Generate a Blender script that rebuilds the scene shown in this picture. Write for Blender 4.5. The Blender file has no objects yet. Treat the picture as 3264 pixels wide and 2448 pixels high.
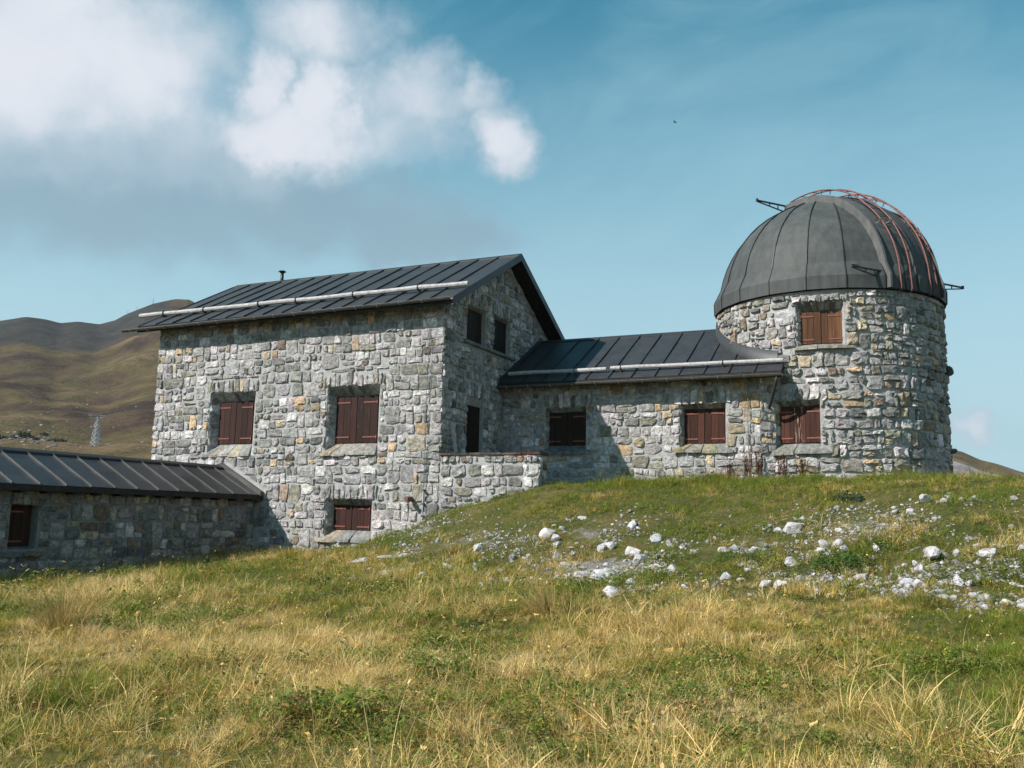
import bpy, math, random
import numpy as np
from mathutils import Vector, Matrix, Euler

random.seed(11)
rng = np.random.default_rng(11)
scene = bpy.context.scene
COL = scene.collection
PI = math.pi

# ------------------------------------------------------------------ camera
YAW, PITCH, ROLL = -0.438, 0.145, -0.021
cam_d = bpy.data.cameras.new('camera')
cam_d.sensor_fit = 'HORIZONTAL'
cam_d.sensor_width = 36.0
cam_d.lens = 2922.8 / 3264 * 36.0
cam_d.clip_start = 0.05
cam_d.clip_end = 20000
cam = bpy.data.objects.new('camera', cam_d)
COL.objects.link(cam)
_f0 = Vector((math.sin(YAW) * math.cos(PITCH), math.cos(YAW) * math.cos(PITCH), math.sin(PITCH)))
_r0 = Vector((math.cos(YAW), -math.sin(YAW), 0))
_u0 = _r0.cross(_f0)
_r = _r0 * math.cos(ROLL) - _u0 * math.sin(ROLL)
_u = _r0 * math.sin(ROLL) + _u0 * math.cos(ROLL)
CAMPOS = Vector((11.318, -20.0, 0.0))
_m = Matrix((( _r.x, _u.x, -_f0.x, CAMPOS.x), (_r.y, _u.y, -_f0.y, CAMPOS.y), (_r.z, _u.z, -_f0.z, CAMPOS.z), (0, 0, 0, 1)))
cam.matrix_world = _m
scene.camera = cam

# ------------------------------------------------------------------ view, sun, sky
scene.view_settings.view_transform = 'Standard'
scene.view_settings.look = 'None'
scene.view_settings.gamma = 1.0
scene.view_settings.use_curve_mapping = False
scene.view_settings.exposure = 0.55
SUN_DIR = Vector((0.87, 1.0, -1.1)).normalized()
sun_d = bpy.data.lights.new('sun', 'SUN')
sun_d.energy = 5.0
sun_d.angle = math.radians(0.53)
sun_d.color = (1.0, 0.955, 0.89)
sun = bpy.data.objects.new('sun', sun_d)
COL.objects.link(sun)
sun.rotation_mode = 'QUATERNION'
sun.rotation_quaternion = SUN_DIR.to_track_quat('-Z', 'Y')
sun.location = (-30, -35, 40)

world = bpy.data.worlds.new('World')
scene.world = world
world.use_nodes = True


class NT:
    """small helper to write shader maths"""
    def __init__(self, tree):
        self.t = tree

    def n(self, typ, **kw):
        nd = self.t.nodes.new(typ)
        for k, v in kw.items():
            setattr(nd, k, v)
        return nd

    def put(self, sock, v):
        if v is None:
            return
        if isinstance(v, bpy.types.NodeSocket):
            self.t.links.new(v, sock)
        else:
            try:
                sock.default_value = v
            except Exception:
                sock.default_value = (*v, 1.0)

    def m(self, op, a, b=None, c=None, clamp=False):
        nd = self.n('ShaderNodeMath', operation=op, use_clamp=clamp)
        self.put(nd.inputs[0], a)
        self.put(nd.inputs[1], b)
        self.put(nd.inputs[2], c)
        return nd.outputs[0]

    def vm(self, op, a, b=None):
        nd = self.n('ShaderNodeVectorMath', operation=op)
        self.put(nd.inputs[0], a)
        if b is not None:
            if op == 'SCALE':
                self.put(nd.inputs['Scale'], b)
            else:
                self.put(nd.inputs[1], b)
        return nd.outputs[0]

    def noise(self, vec, scale, detail=4, rough=0.55, dist=0.0, out=0, dim='3D'):
        nd = self.n('ShaderNodeTexNoise', noise_dimensions=dim)
        self.put(nd.inputs['Vector'], vec)
        nd.inputs['Scale'].default_value = scale
        nd.inputs['Detail'].default_value = detail
        nd.inputs['Roughness'].default_value = rough
        nd.inputs['Distortion'].default_value = dist
        return nd.outputs[out]

    def mix(self, fac, a, b, blend='MIX'):
        nd = self.n('ShaderNodeMix', data_type='RGBA', blend_type=blend)
        self.put(nd.inputs[0], fac)
        for s, v in ((nd.inputs[6], a), (nd.inputs[7], b)):
            if isinstance(v, bpy.types.NodeSocket):
                self.t.links.new(v, s)
            else:
                s.default_value = (*v[:3], 1.0)
        return nd.outputs[2]

    def step(self, x, lo, hi, smooth=True):
        nd = self.n('ShaderNodeMapRange', interpolation_type='SMOOTHSTEP' if smooth else 'LINEAR', clamp=True)
        self.put(nd.inputs[0], x)
        nd.inputs[1].default_value = lo
        nd.inputs[2].default_value = hi
        return nd.outputs[0]

    def ramp(self, x, stops):
        nd = self.n('ShaderNodeValToRGB')
        self.put(nd.inputs[0], x)
        e = nd.color_ramp.elements
        while len(e) < len(stops):
            e.new(0.5)
        for el, (p, c) in zip(e, stops):
            el.position = p
            el.color = (*c, 1.0)
        return nd.outputs[0]


def build_world():
    t = world.node_tree
    t.nodes.clear()
    q = NT(t)
    out = q.n('ShaderNodeOutputWorld')
    bg = q.n('ShaderNodeBackground')
    t.links.new(bg.outputs[0], out.inputs[0])
    sky = q.n('ShaderNodeTexSky', sky_type='NISHITA')
    sky.sun_disc = False
    sky.sun_elevation = math.radians(39.7)
    sky.sun_rotation = math.atan2(-SUN_DIR.x, -SUN_DIR.y)
    sky.altitude = 2000
    sky.air_density = 1.0
    sky.dust_density = 1.6
    sky.ozone_density = 1.0
    # the photograph's blue is a greenish teal: one constant tint over the whole sky
    base = q.mix(1.0, sky.outputs[0], SKY_TINT, 'MULTIPLY')
    tc = q.n('ShaderNodeTexCoord')
    d = q.vm('NORMALIZE', tc.outputs['Generated'])
    sx = q.n('ShaderNodeSeparateXYZ')
    t.links.new(d, sx.inputs[0])
    az = q.m('MULTIPLY', q.m('ARCTAN2', sx.outputs[0], sx.outputs[1]), 180 / PI)
    el = q.m('MULTIPLY', q.m('ARCSINE', sx.outputs[2]), 180 / PI)
    w1 = q.n('ShaderNodeSeparateColor')
    t.links.new(q.noise(d, 9.0, 5, 0.6, out=1), w1.inputs[0])
    w2 = q.n('ShaderNodeSeparateColor')
    t.links.new(q.noise(d, 30.0, 5, 0.62, out=1), w2.inputs[0])

    def warp(x, i, a1, a2):
        x = q.m('ADD', x, q.m('MULTIPLY', q.m('SUBTRACT', w1.outputs[i], 0.5), a1))
        return q.m('ADD', x, q.m('MULTIPLY', q.m('SUBTRACT', w2.outputs[i], 0.5), a2))

    azw = warp(az, 0, 7.5, 2.0)
    elw = warp(el, 1, 5.0, 1.6)

    def blob(a, e, ra, re, wgt):
        x = q.m('DIVIDE', q.m('SUBTRACT', azw, a), ra)
        y = q.m('DIVIDE', q.m('SUBTRACT', elw, e), re)
        r2 = q.m('ADD', q.m('MULTIPLY', x, x), q.m('MULTIPLY', y, y))
        return q.m('MULTIPLY', q.m('SUBTRACT', 1.0, r2), wgt)

    def union(bl):
        acc = None
        for b in bl:
            s = blob(*b)
            acc = s if acc is None else q.m('SMOOTH_MAX', acc, s, 0.25)
        return acc

    fine = q.noise(d, 12.0, 6, 0.55)
    bright = union([(-54.0, 25.0, 10.5, 6.5, 1.0), (-66, 21, 7, 6, 0.9), (-41.9, 24.9, 2.6, 3.0, 1.0), (-37.4, 24.4, 2.6, 3.0, 1.0),
                    (-40.2, 22.4, 5.6, 2.3, 1.0), (-38.5, 28.7, 4.4, 2.0, 0.55), (-32.2, 25.0, 4.2, 2.4, 0.62), (-46.5, 22.0, 6, 2.4, 0.3),
                    (-26.2, 23.2, 2.6, 2.2, 0.95), (-34.5, 23.2, 5.0, 2.0, 0.45), (-27.5, 25.4, 2.6, 1.0, 0.5), (1.6, 5.4, 1.5, 0.8, 0.6),
                    (60, 20, 10, 4, 0.8), (110, 28, 13, 5, 0.9), (170, 22, 12, 4, 0.8), (-130, 30, 14, 6, 0.9)])
    grey = union([(-54, 17.8, 13, 3.4, 1.0), (-38.5, 18.3, 9.0, 2.1, 0.9), (-31.5, 17.4, 4.5, 1.4, 0.7), (-44, 20.4, 6, 1.6, 0.7),
                  (-70, 18, 8, 3, 0.9), (58, 17, 11, 2, 0.8), (108, 23, 13, 2.5, 0.8), (168, 18, 12, 2, 0.8), (-130, 24, 15, 3, 0.8)])
    fb = q.m('MULTIPLY', q.m('SUBTRACT', fine, 0.5), 1.5)
    db = q.step(q.m('ADD', bright, fb), -0.8, 0.8)
    dg = q.step(q.m('ADD', grey, fb), -1.2, 0.9)
    # thin high veil, streaked
    mp = q.n('ShaderNodeMapping')
    t.links.new(d, mp.inputs[0])
    mp.inputs['Rotation'].default_value = (0.3, 0.5, 0.6)
    mp.inputs['Scale'].default_value = (1.0, 3.2, 2.0)
    veil = q.step(q.noise(mp.outputs[0], 3.4, 7, 0.6, 0.6), 0.36, 0.74)
    veil = q.m('MULTIPLY', veil, 0.36)
    hz = q.m('MULTIPLY', q.step(el, 35.0, 3.0), 0.92)     # pale air low over the hills, all the way round
    c = q.mix(hz, base, HAZE_C)
    c = q.mix(veil, c, VEIL_C)
    gm = q.m('MULTIPLY', dg, 0.66)
    c = q.mix(gm, c, GREY_C)
    wc = q.mix(q.step(q.m('ADD', bright, fb), 0.0, 1.1), WHITE_LO, WHITE_HI)
    c = q.mix(q.m('MULTIPLY', db, 0.94), c, wc)
    t.links.new(c, bg.inputs[0])
    bg.inputs[1].default_value = SKY_STRENGTH


SKY_STRENGTH = 0.1
SKY_TINT = (0.22, 1.10, 0.98)
K_ = 0.88 / SKY_STRENGTH
HAZE_C = (0.405 * K_, 0.535 * K_, 0.595 * K_)
VEIL_C = (0.27 * K_, 0.475 * K_, 0.555 * K_)
GREY_C = (0.205 * K_, 0.285 * K_, 0.352 * K_)
WHITE_LO = (0.40 * K_, 0.485 * K_, 0.56 * K_)
WHITE_HI = (0.63 * K_, 0.645 * K_, 0.695 * K_)
build_world()

# ------------------------------------------------------------------ object helpers


def tag(o, label=None, cat=None, group=None, kind=None):
    if label:
        o['label'] = label
    if cat:
        o['category'] = cat
    if group:
        o['group'] = group
    if kind:
        o['kind'] = kind
    return o


def empty(name, loc=(0, 0, 0), parent=None):
    o = bpy.data.objects.new(name, None)
    COL.objects.link(o)
    o.location = loc
    o.empty_display_size = 0.2
    if parent:
        o.parent = parent
    return o


def setpar(o, parent):
    """every builder writes world coordinates; parents are only moved, never turned"""
    if parent is None:
        return
    o.parent = parent
    w = Vector((0, 0, 0))
    p = parent
    while p:
        w += p.location
        p = p.parent
    o.location = o.location - w


def mesh(name, V, F, smooth=False):
    me = bpy.data.meshes.new(name)
    me.from_pydata([tuple(v) for v in V], [], [tuple(f) for f in F])
    if smooth:
        me.polygons.foreach_set('use_smooth', [True] * len(me.polygons))
    me.update()
    return me


def obj(name, V, F, mat, parent=None, smooth=False, tint=None):
    me = mesh(name, V, F, smooth)
    if mat:
        me.materials.append(mat)
    if tint is not None:
        at = me.attributes.new('tint', 'FLOAT_COLOR', 'POINT')
        tint = np.asarray(tint, float)
        if tint.ndim == 1:
            tint = np.tile(tint, (len(V), 1))
        a4 = tint if tint.shape[1] == 4 else np.hstack([tint, np.ones((len(V), 1))])
        at.data.foreach_set('color', a4.ravel())
    o = bpy.data.objects.new(name, me)
    COL.objects.link(o)
    setpar(o, parent)
    return o


class MB:
    """collects faces of one mesh"""
    def __init__(self):
        self.V = []
        self.F = []

    def add(self, V, F):
        b = len(self.V)
        self.V += [tuple(v) for v in V]
        self.F += [tuple(i + b for i in f) for f in F]

    def quad(self, a, b, c, d):
        self.add([a, b, c, d], [(0, 1, 2, 3)])

    def hexa(self, P):
        """8 corners: bottom ring 0-3, top ring 4-7"""
        self.add(P, [(0, 3, 2, 1), (4, 5, 6, 7), (0, 1, 5, 4), (1, 2, 6, 5), (2, 3, 7, 6), (3, 0, 4, 7)])

    def box(self, o, x, y, z):
        """corner o, edge vectors x y z"""
        o, x, y, z = Vector(o), Vector(x), Vector(y), Vector(z)
        self.hexa([o, o + x, o + x + y, o + y, o + z, o + x + z, o + x + y + z, o + y + z])

    def beam(self, a, b, w, h, up=(0, 0, 1)):
        a, b = Vector(a), Vector(b)
        d = (b - a).normalized()
        s = d.cross(Vector(up))
        if s.length < 1e-4:
            s = d.cross(Vector((1, 0, 0)))
        s.normalize()
        n = s.cross(d)
        s, n = s * w / 2, n * h / 2
        self.hexa([a - s - n, a + s - n, a + s + n, a - s + n, b - s - n, b + s - n, b + s + n, b - s + n])

    def tube(self, pts, r, n=8, caps=True):
        pts = [Vector(p) for p in pts]
        rr = r if isinstance(r, (list, tuple)) else [r] * len(pts)
        V, F = [], []
        prev = None
        for i, p in enumerate(pts):
            d = (pts[min(i + 1, len(pts) - 1)] - pts[max(i - 1, 0)]).normalized()
            if prev is None:
                s = d.cross(Vector((0, 0, 1)))
                if s.length < 1e-3:
                    s = d.cross(Vector((1, 0, 0)))
            else:
                s = prev - d * prev.dot(d)
            s.normalize()
            prev = s
            t = d.cross(s)
            for k in range(n):
                a = 2 * PI * k / n
                V.append(p + (s * math.cos(a) + t * math.sin(a)) * rr[i])
        for i in range(len(pts) - 1):
            for k in range(n):
                F.append((i * n + k, i * n + (k + 1) % n, (i + 1) * n + (k + 1) % n, (i + 1) * n + k))
        if caps:
            F.append(tuple(range(n - 1, -1, -1)))
            F.append(tuple(range((len(pts) - 1) * n, len(pts) * n)))
        self.add(V, F)

    def build(self, name, mat, parent=None, smooth=False, tint=None):
        return obj(name, self.V, self.F, mat, parent, smooth, tint)


def link_copy(o, parent, loc):
    c = o.copy()
    COL.objects.link(c)
    c.parent = parent
    c.location = loc
    return c


# ------------------------------------------------------------------ materials

def new_mat(name):
    m = bpy.data.materials.new(name)
    m.use_nodes = True
    t = m.node_tree
    t.nodes.clear()
    q = NT(t)
    out = q.n('ShaderNodeOutputMaterial')
    p = q.n('ShaderNodeBsdfPrincipled')
    t.links.new(p.outputs[0], out.inputs[0])
    return m, q, p, out


def bump(q, p, h, strength, dist):
    b = q.n('ShaderNodeBump')
    b.inputs['Strength'].default_value = strength
    b.inputs['Distance'].default_value = dist
    q.put(b.inputs['Height'], h)
    q.t.links.new(b.outputs[0], p.inputs['Normal'])


def geo_pos(q):
    return q.n('ShaderNodeNewGeometry').outputs['Position']


def mat_stone():
    m, q, p, out = new_mat('rubble_stone')
    at = q.n('ShaderNodeAttribute', attribute_name='tint')
    pos = geo_pos(q)
    n1 = q.noise(pos, 9, 5, 0.65)
    n2 = q.noise(pos, 45, 4, 0.7)
    v = q.m('ADD', q.m('MULTIPLY', n1, 0.95), q.m('MULTIPLY', n2, 0.75))
    c = q.mix(1.0, at.outputs['Color'], q.ramp(v, [(0.55, (0.34, 0.34, 0.335)), (0.83, (1.0, 1.0, 1.0)), (1.05, (1.65, 1.62, 1.6))]), 'MULTIPLY')
    lich = q.step(q.noise(pos, 5.5, 6, 0.7), 0.56, 0.72)
    c = q.mix(q.m('MULTIPLY', lich, 0.35), c, (0.20, 0.215, 0.17))
    och = q.step(q.noise(q.vm('ADD', pos, (31.0, 7.0, 3.0)), 7.0, 5, 0.7), 0.64, 0.78)
    c = q.mix(q.m('MULTIPLY', och, 0.3), c, (0.36, 0.27, 0.17))
    q.put(p.inputs['Base Color'], c)
    p.inputs['Roughness'].default_value = 0.9
    p.inputs['Specular IOR Level'].default_value = 0.25
    bump(q, p, q.m('ADD', q.noise(pos, 18, 6, 0.7), q.m('MULTIPLY', n2, 0.5)), 1.0, 0.06)
    return m


def mat_noise(name, c0, c1, scale, rough=0.85, bs=0.4, bd=0.01, spec=0.3, detail=5, metal=0.0, lo=0.3, hi=0.7, bscale=None):
    m, q, p, out = new_mat(name)
    pos = geo_pos(q)
    n = q.noise(pos, scale, detail, 0.62)
    q.put(p.inputs['Base Color'], q.ramp(n, [(lo, c0), (hi, c1)]))
    p.inputs['Roughness'].default_value = rough
    p.inputs['Specular IOR Level'].default_value = spec
    p.inputs['Metallic'].default_value = metal
    if bs:
        bump(q, p, q.noise(pos, bscale or scale * 3, 5, 0.65), bs, bd)
    return m


def mat_wood():
    m, q, p, out = new_mat('stained_plank_wood')
    tc = q.n('ShaderNodeTexCoord')
    inf = q.n('ShaderNodeObjectInfo')
    at = q.n('ShaderNodeAttribute', attribute_name='tint')
    mp = q.n('ShaderNodeMapping')
    q.t.links.new(geo_pos(q), mp.inputs[0])
    mp.inputs['Scale'].default_value = (26, 26, 1.6)
    cmb = q.n('ShaderNodeCombineXYZ')
    q.t.links.new(q.m('MULTIPLY', inf.outputs['Random'], 37.0), cmb.inputs[0])
    v = q.vm('ADD', mp.outputs[0], cmb.outputs[0])
    g = q.noise(v, 1.0, 6, 0.65, 0.4)
    c = q.mix(1.0, at.outputs['Color'], q.ramp(g, [(0.3, (0.5, 0.47, 0.47)), (0.55, (0.88, 0.86, 0.86)), (0.8, (1.45, 1.45, 1.4))]), 'MULTIPLY')
    hv = q.m('ADD', q.m('MULTIPLY', inf.outputs['Random'], 0.5), 0.75)
    c = q.vm('SCALE', c, hv)
    # bleached streaks where the stain has worn off
    mp2 = q.n('ShaderNodeMapping')
    q.t.links.new(geo_pos(q), mp2.inputs[0])
    mp2.inputs['Scale'].default_value = (34, 34, 2.4)
    wr = q.step(q.m('ADD', q.noise(q.vm('ADD', mp2.outputs[0], cmb.outputs[0]), 1.0, 5, 0.7), q.m('MULTIPLY', at.outputs['Alpha'], 0.085)), 0.66, 0.76)
    wear = q.m('MULTIPLY', wr, q.m('MINIMUM', q.m('MULTIPLY', at.outputs['Alpha'], 0.6), 0.85))
    c = q.mix(wear, c, (0.33, 0.25, 0.19))
    q.put(p.inputs['Base Color'], c)
    p.inputs['Roughness'].default_value = 0.75
    p.inputs['Specular IOR Level'].default_value = 0.25
    bump(q, p, g, 0.3, 0.004)
    return m


def mat_metal(name, c0, c1, rough, spec, streak=True):
    m, q, p, out = new_mat(name)
    pos = geo_pos(q)
    inf = q.n('ShaderNodeObjectInfo')
    mp = q.n('ShaderNodeMapping')
    q.t.links.new(pos, mp.inputs[0])
    mp.inputs['Scale'].default_value = (7, 7, 0.8) if streak else (1, 1, 1)
    n = q.noise(mp.outputs[0], 1.0, 6, 0.65)
    n2 = q.noise(pos, 2.3, 5, 0.6)
    x = q.m('ADD', q.m('MULTIPLY', n, 0.55), q.m('MULTIPLY', n2, 0.45))
    x = q.m('ADD', x, q.m('MULTIPLY', q.m('SUBTRACT', inf.outputs['Random'], 0.5), 0.07))
    q.put(p.inputs['Base Color'], q.ramp(x, [(0.32, c0), (0.68, c1)]))
    q.put(p.inputs['Roughness'], q.m('ADD', rough, q.m('MULTIPLY', q.m('SUBTRACT', n2, 0.5), 0.3)))
    p.inputs['Specular IOR Level'].default_value = spec
    bump(q, p, q.noise(pos, 3.2, 3, 0.5), 0.12, 0.03)
    return m


M = {}
M['stone'] = mat_stone()
M['mortar'] = mat_noise('lime_mortar', (0.29, 0.282, 0.28), (0.47, 0.455, 0.45), 9.0, 0.95, 1.0, 0.03, 0.15, 6, bscale=34)
M['slab'] = mat_stone()
M['wood'] = mat_wood()
M['hinge'] = mat_noise('red_oxide_iron', (0.14, 0.042, 0.03), (0.25, 0.085, 0.06), 30, 0.6, 0.2, 0.002, 0.4)
M['roof'] = mat_metal('dark_sheet_roof', (0.019, 0.0195, 0.022), (0.040, 0.041, 0.044), 0.5, 0.4)
M['seam'] = mat_metal('dark_seam_metal', (0.016, 0.0165, 0.018), (0.034, 0.034, 0.037), 0.5, 0.45)
M['dome'] = mat_metal('weathered_dome_sheet', (0.036, 0.0385, 0.0385), (0.082, 0.087, 0.085), 0.64, 0.27)
M['domelip'] = mat_metal('pale_dome_flange', (0.055, 0.055, 0.054), (0.115, 0.112, 0.107), 0.5, 0.5)
M['gutter'] = mat_metal('gutter_metal', (0.05, 0.045, 0.04), (0.11, 0.10, 0.09), 0.45, 0.5)
M['log'] = mat_noise('weathered_log', (0.26, 0.245, 0.24), (0.50, 0.47, 0.465), 11, 0.8, 0.5, 0.006, 0.3)
M['iron'] = mat_noise('dark_iron', (0.018, 0.017, 0.017), (0.05, 0.045, 0.043), 14, 0.6, 0.2, 0.003, 0.4)
M['clamp'] = mat_noise('rusty_clamp', (0.05, 0.03, 0.025), (0.16, 0.08, 0.06), 14, 0.7, 0.2, 0.003, 0.4)
M['rail'] = mat_noise('faded_red_rail', (0.125, 0.038, 0.03), (0.22, 0.085, 0.07), 16, 0.55, 0.1, 0.002, 0.4)
M['grey'] = mat_noise('grey_post', (0.32, 0.32, 0.33), (0.48, 0.48, 0.49), 12, 0.7, 0.2, 0.003, 0.3)
M['pipe'] = mat_noise('brown_clay_pipe', (0.11, 0.045, 0.04), (0.19, 0.08, 0.07), 14, 0.6, 0.2, 0.004, 0.4)
M['cable'] = mat_noise('cable', (0.10, 0.10, 0.10), (0.20, 0.20, 0.20), 20, 0.6, 0, 0, 0.4)
M['soffit'] = mat_noise('dark_soffit_boards', (0.02, 0.018, 0.016), (0.045, 0.04, 0.036), 8, 0.8, 0.2, 0.004, 0.2)
M['dark'] = mat_noise('dark_interior', (0.012, 0.011, 0.01), (0.02, 0.018, 0.016), 4, 0.9, 0, 0, 0.1)
M['rock'] = mat_noise('white_limestone', (0.25, 0.235, 0.24), (0.56, 0.53, 0.535), 7, 0.9, 0.9, 0.04, 0.25, 7, lo=0.3, hi=0.62, bscale=16)
M['seam_lit'] = mat_metal('lit_seam_metal', (0.036, 0.035, 0.034), (0.072, 0.069, 0.067), 0.5, 0.5)  # lighter copy of the seam metal, caught light painted into its colour
M['galv'] = mat_noise('galvanised_steel', (0.30, 0.31, 0.33), (0.46, 0.47, 0.50), 3, 0.5, 0, 0, 0.5)
# ------------------------------------------------------------------ terrain heights (thin plate through surveyed points)
_ctl = [
    (11.3, -20, -1.62), (5, -20, -1.62), (18, -20, -1.5), (-3, -20, -1.7), (-12, -20, -1.85), (26, -20, -1.3), (11, -28, -1.8), (0, -28, -1.9), (22, -28, -1.6),
    (-10, -14, -1.7), (-5, -14, -1.6), (0, -14, -1.46), (6, -14, -1.42), (12, -14, -1.36), (18, -14, -1.2), (25, -14, -.9),
    (-10, -8, -1.7), (-5.7, -8, -1.52), (-2, -8, -1.34), (3, -8, -1.22), (7, -8, -1.14), (11.5, -8, -1.08), (16, -8, -.8), (24, -8, -.5),
    (-5.7, -5, -1.40), (-1, -5, -1.18), (2.2, -5, -1.04), (6, -5, -.78), (10, -5, -.55), (14, -5, -.25), (20, -5, -.1),
    (-5.5, -2.5, -1.22), (-2.6, -2.5, -1.08), (1, -2.5, -.55), (4, -2.5, -.05), (8, -2.5, .15), (12, -2.5, .3), (16, -2.5, .42), (22, -2.5, .4),
    (-9, 0, -1.3), (-5, 0, -1.05), (-3.4, 0, -1.06), (-1.95, 0, -.86), (-.6, 0, -.30), (.11, 0, .13), (1.44, 0, .40), (2.7, 0, .73), (5, 0, .64), (8, 0, .74), (12, 0, .78), (16, 0, .76),
    (3.3, 2.4, .84), (6, 2.4, .92), (8, 2.4, .98), (10, 2.4, 1.0), (12, 2.4, .97), (14, 2.4, .9), (18, 2.4, .7), (24, 2.4, .4),
    (2.8, 3.5, .88), (4.3, 3.5, .92), (6.25, 3.5, 1.04), (8, 3.5, 1.08), (10.5, 4, 1.05), (12, 6, 1.04), (12, 9, .9), (15, 8, .55), (20, 8, .1), (26, 6, -.2),
    (-12, 4, -1.6), (-12, 10, -2.0), (0, 10, 0), (8, 12, .6), (14, 16, -.2), (0, 20, -1.5), (20, 20, -1.5), (-16, -6, -2.0), (-20, -16, -2.2), (-20, 10, -2.6), (30, 14, -1.5), (30, -16, -1.0)]
_C = np.array(_ctl, float)


def _tpsU(r2):
    return 0.5 * r2 * np.log(r2 + 1e-9)


def _tps_fit():
    n = len(_C)
    d2 = ((_C[:, None, :2] - _C[None, :, :2]) ** 2).sum(2)
    A = np.zeros((n + 3, n + 3))
    A[:n, :n] = _tpsU(d2) + np.eye(n) * 0.35
    A[:n, n] = 1
    A[:n, n + 1:] = _C[:, :2]
    A[n, :n] = 1
    A[n + 1:, :n] = _C[:, :2].T
    b = np.zeros(n + 3)
    b[:n] = _C[:, 2]
    return np.linalg.solve(A, b)


_W = _tps_fit()


def _hash(ix, iy, seed):
    h = (ix * 374761393 + iy * 668265263 + seed * 974711) & 0x7fffffff
    h = ((h ^ (h >> 13)) * 1274126177) & 0x7fffffff
    return ((h ^ (h >> 16)) & 0xffff) / 65535.0


def vnoise(x, y, seed=0):
    x = np.asarray(x, float); y = np.asarray(y, float)
    ix = np.floor(x).astype(np.int64); iy = np.floor(y).astype(np.int64)
    fx = x - ix; fy = y - iy
    fx = fx * fx * (3 - 2 * fx); fy = fy * fy * (3 - 2 * fy)
    a = _hash(ix, iy, seed); b = _hash(ix + 1, iy, seed); c = _hash(ix, iy + 1, seed); d = _hash(ix + 1, iy + 1, seed)
    return (a * (1 - fx) + b * fx) * (1 - fy) + (c * (1 - fx) + d * fx) * fy


def fbm(x, y, seed=0, oct=4, gain=0.5):
    s = 0; a = 1; t = 0
    for i in range(oct):
        s = s + a * vnoise(np.asarray(x) * 2 ** i + 17.3 * i, np.asarray(y) * 2 ** i - 9.1 * i, seed + i)
        t += a
        a *= gain
    return s / t


def height(x, y):
    x = np.atleast_1d(np.asarray(x, float)); y = np.atleast_1d(np.asarray(y, float))
    sh = x.shape
    x = x.ravel(); y = y.ravel()
    xc = np.clip(x, -20, 30); yc = np.clip(y, -28, 20)
    z = np.empty_like(x)
    for s in range(0, len(x), 20000):
        e = slice(s, s + 20000)
        d2 = (xc[e, None] - _C[None, :, 0]) ** 2 + (yc[e, None] - _C[None, :, 1]) ** 2
        z[e] = _tpsU(d2) @ _W[:-3] + _W[-3] + _W[-2] * xc[e] + _W[-1] * yc[e]
    # the knoll falls away on every side into the valley
    dist = np.hypot(np.maximum(np.maximum(-20 - x, x - 30), 0), np.maximum(np.maximum(-28 - y, y - 20), 0))
    z = z - 34 * (1 - np.exp(-dist / 70.0))
    near = np.clip(1 - dist / 20, 0, 1)
    z = z + near * ((fbm(x * .55, y * .55, 3, 3) - .5) * .22 + (fbm(x * 1.9, y * 1.9, 8, 3) - .5) * .15)
    z = z + (1 - near) * (fbm(x * .012, y * .012, 5, 4) - .5) * np.minimum(dist * .08, 22)
    return z.reshape(sh)


def build_ground():
    def axis(lo, hi, fine, far):
        a = list(np.arange(lo, hi + 1e-6, fine))
        step = fine
        x = hi
        while x < far:
            step *= 1.16
            x += step
            a.append(x)
        step = fine
        x = lo
        pre = []
        while x > -far:
            step *= 1.16
            x -= step
            pre.append(x)
        return np.array(pre[::-1] + a)
    xs = axis(-13, 21, 0.16, 7000)
    ys = axis(-16, 9, 0.16, 7000)
    X, Y = np.meshgrid(xs, ys, indexing='ij')
    Z = height(X, Y)
    nx, ny = X.shape
    V = np.stack([X, Y, Z], 2).reshape(-1, 3)
    i = np.arange(nx - 1)[:, None] * ny + np.arange(ny - 1)[None, :]
    F = np.stack([i, i + ny, i + ny + 1, i + 1], 2).reshape(-1, 4)
    m, q, p, out = new_mat('turf_soil')
    pos = geo_pos(q)
    n1 = q.noise(pos, 0.9, 6, 0.65)
    n2 = q.noise(pos, 14, 5, 0.7)
    c = q.ramp(n1, [(0.3, (0.045, 0.055, 0.016)), (0.5, (0.08, 0.08, 0.026)), (0.7, (0.14, 0.11, 0.045))])
    c = q.mix(1.0, c, q.ramp(n2, [(0.3, (0.55, 0.55, 0.55)), (0.7, (1.3, 1.25, 1.2))]), 'MULTIPLY')
    at = q.n('ShaderNodeAttribute', attribute_name='stony')
    gr = q.ramp(q.noise(pos, 30, 5, 0.7), [(0.35, (0.09, 0.078, 0.06)), (0.65, (0.27, 0.25, 0.235))])
    c = q.mix(q.step(q.m('ADD', at.outputs['Fac'], q.m('MULTIPLY', q.m('SUBTRACT', q.noise(pos, 3.5, 5, 0.7), 0.5), 1.3)), 0.45, 0.75), c, gr)
    q.put(p.inputs['Base Color'], c)
    p.inputs['Roughness'].default_value = 0.95
    p.inputs['Specular IOR Level'].default_value = 0.1
    bump(q, p, n2, 0.8, 0.05)
    me = mesh('ground', V, F, True)
    a = me.attributes.new('stony', 'FLOAT', 'POINT')
    a.data.foreach_set('value', stony(V[:, 0], V[:, 1]).ravel())
    me.materials.append(m)
    o = bpy.data.objects.new('ground', me)
    COL.objects.link(o)
    tag(o, kind='structure')


def stony(x, y):
    """how bare and stony the mound is at a place (0..1)"""
    s = np.zeros_like(np.asarray(x, float))
    for cx, cy, rx, ry, w in STONY:
        d = ((x - cx) / rx) ** 2 + ((y - cy) / ry) ** 2
        s = np.maximum(s, w * np.exp(-d))
    return s


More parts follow.
